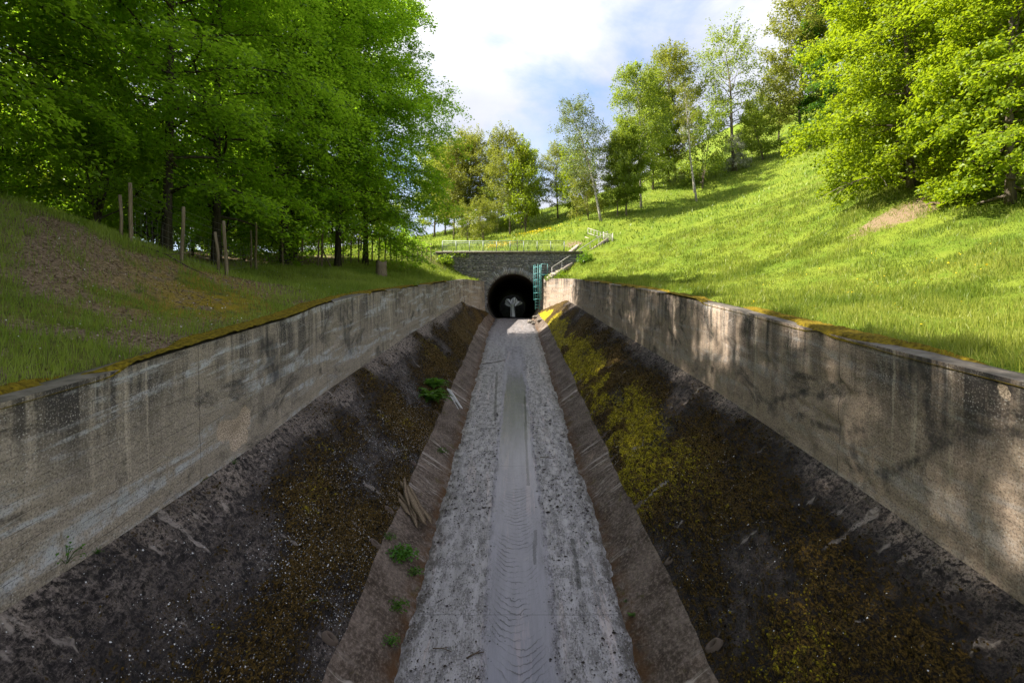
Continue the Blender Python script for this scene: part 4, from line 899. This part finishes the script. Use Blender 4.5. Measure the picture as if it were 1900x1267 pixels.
tree('maple_tree', 'maple_b', (29.5, 38), 1.25, 4.1, 'tall bright maple behind the two front ones, cut off by the top edge', MG)
tree('maple_tree', 'maple_a', (38, 36), 1.3, 1.1, 'bright maple higher up at the right edge, behind the others', MG)

# ------------------------------------------------------------------ grass and litter
def blades(name, x, y, h, w, mat, seed, lean=.35, zoff=-.02):
    r = np.random.default_rng(seed); n = len(x); az = r.uniform(0, 2 * math.pi, n); z = H(x, y) + zoff
    a = np.stack([np.cos(az), np.sin(az), np.zeros(n)], 1); bd = r.uniform(0, 2 * math.pi, n); bn = np.stack([np.cos(bd), np.sin(bd), np.zeros(n)], 1) * (np.abs(r.normal(0, lean, n)) * h)[:, None]
    p = np.stack([x, y, z], 1); up = np.array([0, 0, 1.]); v = np.empty((n, 4, 3)); v[:, 0] = p
    mid = p + up * (h * .45)[:, None] + bn * .25; v[:, 1] = mid - a * (w / 2)[:, None]; v[:, 3] = mid + a * (w / 2)[:, None]; v[:, 2] = p + up * h[:, None] + bn
    me = mesh(name, v, np.arange(n * 4).reshape(n, 4)); attr(me, 'tint', np.repeat(np.clip(r.normal(.45, .30, n) + (fbm(x * .35, y * .35, 77) - .5) * 2.4 + (fbm(x * 1.8, y * 1.8, 78) - .5) * 1.2, 0, 1), 4)); return me
def scatter(r, n, x0, x1, y0, y1): return r.uniform(x0, x1, n), r.uniform(y0, y1, n)
r = np.random.default_rng(99); XS_ = []; YS_ = []; HS = []; WS = []
for (n, x0, x1, y0, y1, h, w) in [(95000, 5, 17, 3, 16, .16, .013), (70000, 5, 26, 14, 34, .20, .024), (60000, 4, 32, 30, 56, .24, .042), (15000, 25, 34, 12, 34, .20, .03)]:
    x, y = scatter(r, n, x0, x1, y0, y1); ok = (x > edgeX(1, np.minimum(y, DP)) + .02) & (y < DP + .1)
    keep = soil_right(x, y) < r.uniform(.45, 2.2, n); ok &= keep; x = x[ok]; y = y[ok]
    cl = .35 + 1.3 * sstep(.3, .75, fbm(x * 1.1, y * 1.1, 6)); XS_.append(x); YS_.append(y); HS.append(h * cl * r.uniform(.5, 1.4, len(x))); WS.append(w * r.uniform(.7, 1.3, len(x)))
me = blades('meadow_grass', np.concatenate(XS_), np.concatenate(YS_), np.concatenate(HS), np.concatenate(WS), GRASS_SUN, 4)
obj('meadow_grass', me, GRASS_SUN, kind='stuff', label='sunlit green meadow grass on the right slope', category='grass')
XS_ = []; YS_ = []; HS = []; WS = []
for (n, x0, x1, y0, y1, h, w) in [(52000, -40, 60, DP + .9, 100, .32, .10)]:
    x, y = scatter(r, n, x0, x1, y0, y1); ok = ((x - SHX) ** 2 + (y - SHY) ** 2 > 95) & (y > DP + .9)
    x = x[ok]; y = y[ok]; XS_.append(x); YS_.append(y); HS.append(h * (.5 + fbm(x * .6, y * .6, 6)) * r.uniform(.5, 1.4, len(x))); WS.append(w * r.uniform(.6, 1.3, len(x)))
me = blades('dam_grass', np.concatenate(XS_), np.concatenate(YS_), np.concatenate(HS), np.concatenate(WS), GRASS_SUN, 5)
obj('dam_grass', me, GRASS_SUN, kind='stuff', label='sunlit grass on the slope behind the tunnel headwall', category='grass')
XS_ = []; YS_ = []; HS = []; WS = []
for (n, x0, x1, y0, y1, h, w) in [(70000, -15, -5, 3.5, 16, .17, .011), (60000, -15, -4.5, 14, 34, .21, .020), (34000, -14, -3, 32, 52.6, .25, .036)]:
    x, y = scatter(r, n, x0, x1, y0, y1); ok = (x < edgeX(-1, np.minimum(y, DP)) - .02)
    cov = sstep(.43, .57, fbm(x * .75, y * .75, 6) + .20 * sstep(15, 20, y) + .07 * sstep(-9, -6, x)) ; cov = np.maximum(cov, .13) * (1 - .93 * np.clip(mossy_left(x, y), 0, 1)) * (1 - .9 * sstep(-11.5, -14, x) * (y < 46))
    ok &= r.random(n) < cov; x = x[ok]; y = y[ok]; XS_.append(x); YS_.append(y); HS.append(h * (.5 + fbm(x * .9, y * .9, 6)) * r.uniform(.5, 1.5, len(x))); WS.append(w * r.uniform(.7, 1.3, len(x)))
me = blades('bank_grass', np.concatenate(XS_), np.concatenate(YS_), np.concatenate(HS), np.concatenate(WS), GRASS_SHADE, 6)
obj('bank_grass', me, GRASS_SHADE, kind='stuff', label='patchy green grass on the shady left bank', category='grass')
def flat_bits(name, x, y, size, mat, seed, lift_, label, cat, tilt=.35):
    q = np.random.default_rng(seed); n = len(x); pos = np.stack([x, y, H(x, y) + lift_], 1)
    me = leaves_mesh(name, pos, q.normal(0, tilt, (n, 3)) + np.array([0, 0, 1.]), q.normal(0, 1, (n, 3)), size * q.uniform(.6, 1.4, n), q.random(n), .8)
    return obj(name, me, mat, kind='stuff', label=label, category=cat)
x, y = scatter(r, 34000, -14, -5.9, 4, 22); ok = (x < edgeX(-1, y) - .1) & (r.random(len(x)) < sstep(.60, .42, fbm(x * .75, y * .75, 6)) * .5 + .10)
flat_bits('leaf_litter', x[ok], y[ok], .042, MAT_DEADLEAF, 3, .015, 'brown dead leaves scattered over the left mound', 'leaf litter')
x, y = scatter(r, 1500, -13, -5, 5, 34); ok = (x < edgeX(-1, y) - .1) & (r.random(len(x)) < sstep(.45, .6, fbm(x * .4, y * .4, 26)))
flat_bits('daisies', x[ok], y[ok], .03, MAT_WHITE, 4, .13, 'tiny white flowers in the grass of the left bank', 'flowers', .5)
x, y = scatter(r, 900, 5.8, 20, 4, 26); ok = (x > edgeX(1, y) + .1) & (r.random(len(x)) < sstep(.48, .62, fbm(x * .35, y * .35, 29)))
flat_bits('dandelions', x[ok], y[ok], .06, MAT_YELLOW, 5, .16, 'small yellow flowers in the meadow above the right wall', 'flowers', .5)
c1 = hit(930, 459, 54); c2 = hit(995, 434, 54); x = np.concatenate([r.normal(c1[0], 1.0, 260), r.normal(c2[0], 1.6, 240)]); y = np.concatenate([r.normal(c1[1], .8, 260), r.normal(c2[1], 1.5, 240)]); ok = y > DP + 1.2
flat_bits('broom_flowers', x[ok], y[ok], .16, MAT_YELLOW, 6, .35, 'yellow flower patches in the grass behind the railing', 'flowers', .8)

# ------------------------------------------------------------------ fence along the wood
posts = []
for px, py, top in [(145,408,300), (243,452,338), (337,488,386), (421,512,412), (475,503,414), (525,498,430), (560,498,436), (597,500,432), (622,494,438)]:
    p = hit(px, py); posts.append((p, (py - top) / F * p[1]))
q0 = np.array(posts[-1][0]); q1 = hit(800, 488); n = 16
for k in range(1, n + 1):
    t_ = k / n; p = q0 * (1 - t_) + q1 * t_; p[2] = float(H(p[0], p[1])); posts.append((p, 1.95 + .15 * math.sin(k * 2.3)))
fr = thing('wire_fence', (float(posts[3][0][0]), float(posts[3][0][1]), float(posts[3][0][2])), 'tall wooden-post wire fence between the shady bank and the wood', 'fence'); FO = np.array(fr.location)
rp = np.random.default_rng(17); tops = []
for k, (p, h) in enumerate(posts):
    h = min(max(h, 1.7), 2.3); rad = .058 * rp.uniform(.85, 1.15); tl = rp.normal(0, .025, 2)
    z = np.linspace(-.25, h, 6); pts = np.stack([p[0] + tl[0] * z + rp.normal(0, .006, 6), p[1] + tl[1] * z, p[2] + z], 1) - FO
    MB().tube(pts, rad * np.linspace(1.08, .92, 6), 8).build('post', MAT_POST, fr, True); tops.append((pts[1], pts[-1]))
    if k in (1, 3, 4, 7):
        o = np.array((-.20, -.10, -.02)); MB().tube(np.array([pts[0] + o, (pts[0] + pts[-1]) / 2 + o * .9, pts[-1] + o - np.array((0, 0, .35))]), rad * .8, 8).build('post', MAT_POST, fr, True)
    if k in (6, 7): MB().tube(np.array([pts[0] + np.array((.75 if k == 7 else -.7, -.25, .1)), pts[3]]), rad * .7, 7).build('brace', MAT_POST, fr, True)
for (a0, a1), (b0, b1) in zip(tops[:-1], tops[1:]):
    w = MB()
    for t_ in np.linspace(.03, .93, 8):
        s0 = a0 * (1 - t_) + a1 * t_; s1 = b0 * (1 - t_) + b1 * t_; q = np.linspace(0, 1, 5)[:, None]
        w.tube(s0 * (1 - q) + s1 * q - np.array((0, 0, 1.)) * .03 * np.sin(q * math.pi), .0035, 3, False)
    for t_ in np.linspace(.08, .92, 9): w.tube(np.array([a0 * (1 - t_) + b0 * t_, (a0 * .5 + a1 * .5) * (1 - t_) + (b0 * .5 + b1 * .5) * t_]), .0025, 3, False)
    w.build('wire_mesh', MAT_WIRE, fr)

# ------------------------------------------------------------------ railing on the headwall
ZR = FZ1 + .16; X0, X1 = -6.85, 5.15; YR = DP + .12
rr = thing('guard_railing', (X0, YR, ZR), 'grey-green metal guard railing along the top of the headwall', 'railing'); RO = np.array((X0, YR, ZR))
nb = 9; xs9 = np.linspace(0, X1 - X0, nb + 1)
for k, x in enumerate(xs9): MB().box((x - .035, -.03, -.02), (x + .035, .03, 1.06)).build('post', MAT_STEEL, rr)
for z, nm in ((1.06, 'top_rail'), (.90, 'upper_rail'), (.10, 'lower_rail')): MB().beam((-.04, 0, z), (X1 - X0 + .04, 0, z), .06 if z > 1 else .035, .06 if z > 1 else .035).build(nm, MAT_STEEL, rr)
for k in range(nb):
    w = MB()
    for x in np.linspace(xs9[k] + .09, xs9[k + 1] - .09, 11): w.beam((x, 0, .12), (x, 0, .88), .010, .010)
    for z in np.linspace(.25, .78, 4): w.beam((xs9[k] + .04, .012, z), (xs9[k + 1] - .04, .012, z), .008, .008)
    w.build('mesh_panel', MAT_STEEL, rr)
MB().box((7.4 - .03, .1, -.02), (7.4 + .03, .16, 1.35)).build('tall_post', MAT_POST, rr)

# ------------------------------------------------------------------ stair up the right slope with its rails
SA = np.array(P(1016, 500, 51.6)); SB = np.array(P(1119, 449, 56.5))
SA[2] = float(H(SA[0], SA[1])) + .05
st = thing('stairway', SA, 'narrow concrete stairway climbing the grass beside the headwall', 'stairs'); n = 20; dv = (SB - SA) / n; hd = unit(np.array((dv[0], dv[1], 0))); sdv = np.array((-hd[1], hd[0], 0))
for k in range(n):
    a = dv * k; b_ = MB(); w = .55; run = np.linalg.norm(dv[:2]) * 1.08
    c = [a + sdv * q for q in (-w, w)] + [a + hd * run + sdv * q for q in (w, -w)]
    v = [np.array((p[0], p[1], a[2] - .45)) for p in c] + [np.array((p[0], p[1], a[2] + dv[2])) for p in c]
    b_.add(v, [(3,2,1,0),(4,5,6,7),(0,1,5,4),(1,2,6,5),(2,3,7,6),(3,0,4,7)]).build('step', MAT_STEP, st)
kb = MB(); kb.beam(-sdv * .68 + np.array((0, 0, .0)), dv * n - sdv * .68 + np.array((0, 0, .12)), .14, .40); kb.build('side_kerb', MAT_STEP, st)
lr = thing('stair_railing', SA - sdv * .62, 'pale handrail following the lower side of the stairway', 'railing')
npst = 7
for k in range(npst):
    p = dv * n * k / (npst - 1); MB().beam(p + (0, 0, -.2), p + (0, 0, 1.0), .045, .045).build('post', MAT_RAIL, lr)
MB().beam(np.array((0, 0, 1.0)), dv * n + (0, 0, 1.0), .055, .055).build('handrail', MAT_RAIL, lr); MB().beam(np.array((0, 0, .22)), dv * n + (0, 0, .22), .035, .035).build('lower_rail', MAT_RAIL, lr)
LA_ = np.array(P(1091, 441, 58.3)); LB = np.array(P(1120, 451, 56.6)); LC = np.array(P(1137, 453, 55.6))
ld = thing('stair_landing', LA_, 'concrete landing slab at the top of the stairway', 'landing')
b_ = MB(); pr = unit(np.cross(LB - LA_, (0, 0, 1.))) * .6
b_.beam(pr * .0 + (0, 0, -.12), LB - LA_ + (0, 0, -.12), 1.1, .3); b_.build('slab', MAT_STEP, ld)
g = MB(); ga = hit(1036, 464, 54); ga = np.array((5.3, DP + .7, float(H(5.3, DP + .7)))); g.beam(ga - LA_ + (0, 0, .03), (0, 0, -.05), .5, .22); g.build('edge_strip', MAT_STEP, ld)
tr_ = thing('landing_railing', LA_, 'pale railing with upright bars round the top of the stairway', 'railing')
off_ = LB - LA_; off2 = LC - LA_
for k in range(6):
    p = off_ * k / 5; MB().beam(p + (0, 0, -.1), p + (0, 0, 1.05), .04, .04).build('post', MAT_RAIL, tr_)
for k in range(1, 8):
    p = off_ + (off2 - off_) * k / 7; MB().beam(p + (0, 0, -.15), p + (0, 0, 1.0 if k < 7 else 1.15), .03 if k < 7 else .07, .03 if k < 7 else .07).build('bar', MAT_RAIL, tr_)
MB().beam(off_ + (0, 0, -.25), off_ + (0, 0, 1.2), .09, .09).build('corner_post', MAT_RAIL, tr_)
for z, nm in ((1.05, 'top_rail'), (.5, 'middle_rail')): MB().beam((0, 0, z), off_ + (0, 0, z), .045, .045).build(nm, MAT_RAIL, tr_)
MB().beam(off_ + (0, 0, 1.0), off2 + (0, 0, 1.0), .045, .045).build('top_rail', MAT_RAIL, tr_)

# ------------------------------------------------------------------ caged ladder beside the bore
LX = P(997, 520, DP)[0]; zt = P(997, 493, DP)[2]; zbm = P(997, 557, DP)[2]; zg = ZP + .9
la = thing('caged_ladder', (LX, DP - .25, zg), 'teal painted caged ladder fixed to the masonry right of the tunnel mouth', 'ladder'); LO = np.array((LX, DP - .25, zg))
def lz(z): return z - zg
for sx in (-.22, .22): MB().beam((sx, 0, 0.0), (sx, 0, lz(zt)), .05, .05, (0, 1, 0)).build('side_rail', MAT_TEAL, la)
for k in range(int(lz(zt) / .28)): MB().beam((-.22, 0, .2 + k * .28), (.22, 0, .2 + k * .28), .03, .03).build('rung', MAT_TEAL, la)
ha = np.linspace(-.25, math.pi + .25, 11)
for z in np.arange(lz(zbm), lz(zt) + .01, .62):
    pts = np.array([(math.cos(a) * .38, -math.sin(a) * .66, z) for a in ha]); h_ = MB()
    for p, q in zip(pts[:-1], pts[1:]): h_.beam(p, q, .018, .055)
    h_.build('hoop', MAT_TEAL, la)
for a in (0.1, .85, math.pi / 2, math.pi - .85, math.pi - .1):
    MB().beam((math.cos(a) * .38, -math.sin(a) * .66, lz(zbm)), (math.cos(a) * .38, -math.sin(a) * .66, lz(zt)), .045, .02, (0, 1, 0)).build('cage_bar', MAT_TEAL, la)
pl = MB(); pl.box((.30, -.65, lz(zt) - 1.05), (1.0, .1, lz(zt) - 1.0)); pl.build('platform', MAT_TEAL, la)
for x in (.35, .95):
    MB().beam((x, -.62, lz(zt) - 1.05), (x, -.62, lz(zt)), .04, .04).build('platform_post', MAT_TEAL, la)
MB().beam((.30, -.62, lz(zt)), (1.0, -.62, lz(zt)), .04, .04).build('platform_rail', MAT_TEAL, la)

# ------------------------------------------------------------------ small things in the channel and on the bank
def surfz(x, d):
    s = -1 if x < (XFL + XFR) / 2 else 1; ax = abs(x)
    pts = [(abs(float(floorX(s, d))), float(zf(d))), (abs(float(kerbX(s, d))), float(zf(d)) + KH), (abs(float(XS(s, d))), float(zfoot(s, d))), (abs(float(XS(s, d))) + .10, float(ztop(s, d)))]
    return float(np.interp(ax, [p[0] for p in pts], [p[1] for p in pts]))
def hitc(px, py):
    r_ = ray(px, py)
    for d in np.arange(3, 52, .02):
        if r_[2] * d <= surfz(r_[0] * d, d): return np.array((r_[0] * d, d, surfz(r_[0] * d, d)))
    return np.array((r_[0] * 50, 50, float(zf(50))))
def splinter(name, px_list, rad, mat, label, cat, seed, lift_=.04, npc=9):
    q = np.random.default_rng(seed); pts = np.array([hitc(*p) for p in px_list]); t_ = unit(pts[-1] - pts[0]); root = thing(name, pts[0], label, cat); n = 8
    up = unit(np.cross(np.cross(t_, (0, 0, 1.)), t_)); sd = np.cross(t_, up); Lt = np.linalg.norm(pts[-1] - pts[0])
    for j in range(npc):
        u0 = q.uniform(-.08, .35); u1 = q.uniform(.55, 1.1); uu = np.linspace(u0, u1, n); ox = q.normal(0, rad); oy = abs(q.normal(0, rad * .5))
        c = np.stack([np.interp(uu, np.linspace(0, 1, len(pts)), pts[:, a]) for a in range(3)], 1) - pts[0] + sd * ox + up * (oy + lift_)
        c += sd * (np.linspace(-1, 1, n)[:, None] * q.normal(0, rad * .45)) + q.normal(0, rad * .06, c.shape)
        w = rad * q.uniform(.3, .75) * np.concatenate([[.15], q.uniform(.7, 1.1, n - 2), [.05]]); th = w * q.uniform(.25, .6)
        V = np.stack([c - sd * w[:, None], c - up * th[:, None], c + sd * w[:, None] * .9, c + up * th[:, None]], 1).reshape(-1, 3)
        i = np.arange(n - 1)[:, None] * 4; jj = np.arange(4)[None]; jn = (jj + 1) % 4
        obj('splinter', mesh('splinter', V, [np.stack([i + jj, i + jn, i + 4 + jn, i + 4 + jj], -1).reshape(-1, 4)]), mat, root)
    return root
splinter('split_log', [(733, 897), (748, 932), (778, 982)], .15, MAT_WOOD, 'splintered brown log lying on the left kerb of the channel', 'log', 2)
splinter('bleached_branch', [(829, 722), (842, 742), (856, 762)], .06, MAT_PALEWOOD, 'bleached white branch lying on the left kerb below the green fern', 'branch', 5)
def stick(px, rad, label, mat=MAT_TWIG):
    pts = np.array([hitc(*p) + (0, 0, .03) for p in px]); o = thing('stick', pts[0], label, 'stick', 'sticks on the channel floor'); q = np.linspace(0, 1, 8)
    c = np.stack([np.interp(q, np.linspace(0, 1, len(pts)), pts[:, a]) for a in range(3)], 1) - pts[0]; MB().tube(c, rad * np.linspace(1, .5, 8), 6).build('stem', mat, o, True)
    MB().tube(np.array([c[3], c[3] + (c[5] - c[3]) * .8 + np.array((.05, .03, .03))]), rad * .5, 5).build('side_twig', mat, o, True)
stick([(866, 1224), (880, 1216), (898, 1213)], .016, 'short curved stick on the floor left of the running water')
stick([(803, 1207), (822, 1206), (838, 1212)], .010, 'thin twig on the floor at the lower left of the channel'); stick([(1002, 850), (1014, 849), (1024, 852)], .014, 'small stick right of the running water, halfway up')
stick([(895, 676), (925, 672), (938, 668)], .02, 'dark twig near the upper end of the floor')
# rubble at the tunnel mouth
rk = np.random.default_rng(12)
def rock(px, py, s, label):
    p = hitc(px, py); import bmesh
    bm = bmesh.new(); bmesh.ops.create_icosphere(bm, subdivisions=2, radius=1)
    for v in bm.verts: v.co *= s * (0.75 + .5 * float(vnoise(v.co.x * 1.7 + px, v.co.y * 1.7 + v.co.z * 2.1, 3))); v.co.z *= .62
    me = bpy.data.meshes.new('rock'); bm.to_mesh(me); bm.free()
    o = obj('rock', me, MAT_ROCK); o.location = p + (0, 0, s * .25); o['label'] = label; o['category'] = 'rock'; o['group'] = 'rubble by the tunnel mouth'
for px, py, s, lab in [(984, 592, .35, 'largest rubble block beside the right foot of the tunnel mouth'), (993, 590, .28, 'rubble block against the right edge of the tunnel mouth'), (990, 601, .22, 'small rubble block below the right foot of the tunnel mouth'), (1001, 596, .26, 'rubble block on the lit kerb right of the tunnel mouth'), (878, 1048, .035, 'dark clod on the floor left of the running water')]: rock(px, py, s, lab)
# grit and clods on the floor
q = np.random.default_rng(31); b_ = MB(); n = 5200
ico = np.array([(0, 0, 1), (1, 0, 0), (0, 1, 0), (-1, 0, 0), (0, -1, 0), (0, 0, -.4)], float); icf = [(0, 1, 2), (0, 2, 3), (0, 3, 4), (0, 4, 1)]
for k in range(n):
    d = 5 + 30 * q.random() ** 1.4; x = q.choice([-1, 1]) * q.uniform(.5, 1.95) ** 1.0 + .11
    if -.46 < x < .72 and q.random() < .9: continue
    s = q.uniform(.006, .020) * (1 + (d > 14) * .5) * (1 if q.random() < .95 else 2); b_.add(ico * s * q.uniform(.7, 1.4, 3) * (1, 1, .5) + np.array((x, d, float(zf(d)) + .012)), (), icf)
b_.build('floor_grit', MAT_DIRT, None, kind='stuff', label='dark grit and clods scattered on the channel floor', category='grit')
# plants
MAT_FERN = leaf_mat('fern_green', (.045, .125, .012), (.10, .21, .03), (.14, .28, .02), .4)
def fern(name, p, size, nf, label, cat, seed, group=None):
    q = np.random.default_rng(seed); root = thing(name, p, label, cat, group); LPp = []; LNn = []; LAa = []; S = []; stems = MB()
    for k in range(nf):
        az = k / nf * 6.28 + q.normal(0, .25); el = q.uniform(.5, 1.2); L = size * q.uniform(.6, 1.1); t_ = np.linspace(0, 1, 14)
        dxy = np.array((math.cos(az), math.sin(az), 0)); pth = dxy * (L * math.cos(el) * t_)[:, None] + np.array((0, 0, 1.)) * (L * math.sin(el) * t_ - L * .55 * t_ ** 2.3)[:, None]
        stems.tube(pth[::3], size * .012, 3, False); side = np.array((-dxy[1], dxy[0], 0))
        for i in range(2, 14):
            w = L * .26 * (1.05 - t_[i]) * min(1, t_[i] * 4) + L * .03
            for sg in (-1, 1): LPp.append(pth[i] + side * sg * w * .5); LNn.append(np.array((0, 0, 1.)) + q.normal(0, .25, 3)); LAa.append(side * sg + dxy * .4); S.append(w)
    stems.build('stem', MAT_FERN, root); me = leaves_mesh('leaves', np.array(LPp), np.array(LNn), np.array(LAa), np.array(S), q.random(len(S)), .42); obj('leaves', me, MAT_FERN, root); return root
def herb(name, p, size, n, label, cat, seed, mat=None, group=None, upright=1.0):
    q = np.random.default_rng(seed); root = thing(name, p, label, cat, group); c = q.normal(0, 1, (n, 3)); c = unit(c) * (q.random(n) ** .45)[:, None] * size * np.array((.62, .62, .5 * upright)); c[:, 2] = np.abs(c[:, 2]) * 1.5 + .01
    st_ = MB()
    for k in range(0, n, max(1, n // 14)): st_.tube(np.array([(0, 0, -.03), c[k] * .5 + (0, 0, size * .08), c[k]]), size * .008 + .001, 3, False)
    st_.build('stems', mat or MAT_FERN, root); obj('leaves', leaves_mesh('leaves', c, q.normal(0, .6, (n, 3)) + (0, 0, 1.), q.normal(0, 1, (n, 3)), size * .14 * q.uniform(.6, 1.3, n), q.random(n), .6), mat or MAT_FERN, root); return root
fern('fern', hitc(800, 745), 1.25, 40, 'bushy green fern growing out of the left apron above the white branch', 'fern', 1); fern('fern', hitc(803, 722) + (0, 0, .05), 1.1, 34, 'upper crown of the bushy fern clump on the left apron', 'fern', 9)
fern('fern', hitc(1172, 1143), .20, 9, 'small bright fern at the foot of the right kerb', 'fern', 2); fern('fern', hitc(572, 1122), .20, 8, 'small fern tuft low on the left apron', 'fern', 3)
PG = 'green herbs on the left kerb'
for k, (px, py, s, nn, lab) in enumerate([(745, 1035, .42, 170, 'largest patch of green herbs on the left kerb below the split log'), (722, 1000, .20, 60, 'small herb tuft beside the apron just below the split log'), (738, 1128, .26, 90, 'herb patch on the left kerb, second below the log'), (770, 1065, .22, 70, 'herb tuft at the foot of the left kerb next to the largest patch'), (725, 1195, .22, 60, 'lowest herb tuft at the foot of the left kerb'), (820, 840, .25, 60, 'herb tuft on the left kerb above the split log')]):
    herb('herb_patch', hitc(px, py), s * 1.5, int(nn * 1.8), lab, 'plant', 60 + k, None, PG, .6)
herb('sapling', hitc(122, 1055), .34, 46, 'tiny leafy sapling rooted at the foot of the left wall', 'plant', 71, None, None, 1.6); herb('herb_tuft', hitc(180, 1030), .14, 26, 'small weed at the foot of the left wall right of the sapling', 'plant', 72)
herb('herb_tuft', hitc(435, 862), .16, 26, 'small weed in the joint below the patched spot of the left wall', 'plant', 73); herb('herb_tuft', hitc(1160, 1118), .10, 24, 'small weed just above the right fern', 'plant', 74)
herb('herb_tuft', hitc(1090, 1010), .10, 22, 'small weed at the foot of the right kerb, halfway down', 'plant', 75)
HB = leaf_mat('ivy_green', (.10, .19, .012), (.19, .28, .02), (.25, .36, .02), .4)
for k, (x, y, s, nn, lab) in enumerate([(*P(1039, 520, 50.0)[:2], 1.3, 320, 'bright green plant hanging over the lit end of the right wall'), (*P(1014, 508, 51.2)[:2], .9, 200, 'bright green herbs at the foot of the stair railing')]):
    herb('hanging_plant' if k == 0 else 'herb_clump', np.array((x + (.15 if k == 0 else .3), y, float(H(x + .6, y)) - .1)), s, nn, lab, 'plant', 80 + k, HB)
pb = hit(1086, 487); herb('dark_bush', pb, 1.5, 420, 'small dark green bush in the grass below the stairway', 'bush', 83, LEAF_DARKMAPLE)
for k, (px, py, s) in enumerate([(826, 490, 1.6), (845, 497, 1.3), (862, 506, 1.1)]):
    p = hit(px, py); herb('bank_herbs', p, s, 420, ['bright weeds at the left end of the headwall, highest of three clumps', 'bright weeds beside the headwall, middle of three clumps', 'bright weeds beside the headwall, lowest of three clumps'][k], 'plant', 84 + k, HB, 'weeds along the left end of the headwall', .8)
# stump and fallen branch on the bank
p = hit(707, 514); sp = thing('tree_stump', p, 'cut tree stump in the shady grass between fence and left wall', 'stump'); an_ = np.arange(10) / 10 * 6.283
rad_ = [.46, .36, .32, .33]; zz = [-.15, .15, .55, .92]; V = np.concatenate([np.c_[np.cos(an_) * r_ * (1 + .12 * np.sin(an_ * 3)), np.sin(an_) * r_ * (1 + .1 * np.cos(an_ * 4)), np.full(10, z_) + (.10 * np.sin(an_ * 2) if z_ > .8 else 0)] for r_, z_ in zip(rad_, zz)] + [np.array([(0, 0, .86)])])
i = np.arange(3)[:, None] * 10; j = np.arange(10)[None]; jn = (j + 1) % 10
obj('bark', mesh('bark', V, [np.stack([i + j, i + jn, i + 10 + jn, i + 10 + j], -1).reshape(-1, 4), np.array([(30 + k, 30 + (k + 1) % 10, 40) for k in range(10)])]), MAT_POST, sp)
fb = [hit(262, 462), hit(310, 478), hit(350, 502), hit(385, 518)]; c = np.array(fb) + (0, 0, .08); o = thing('fallen_branch', c[0], 'thin dead branch lying on the mossy mound below the fence', 'branch')
MB().tube(c - c[0], np.array([.03, .026, .02, .01]), 6).build('stem', MAT_TWIG, o, True); MB().tube(np.array([c[1] - c[0], c[1] - c[0] + (.5, .4, .15)]), .012, 5).build('side_twig', MAT_TWIG, o, True)
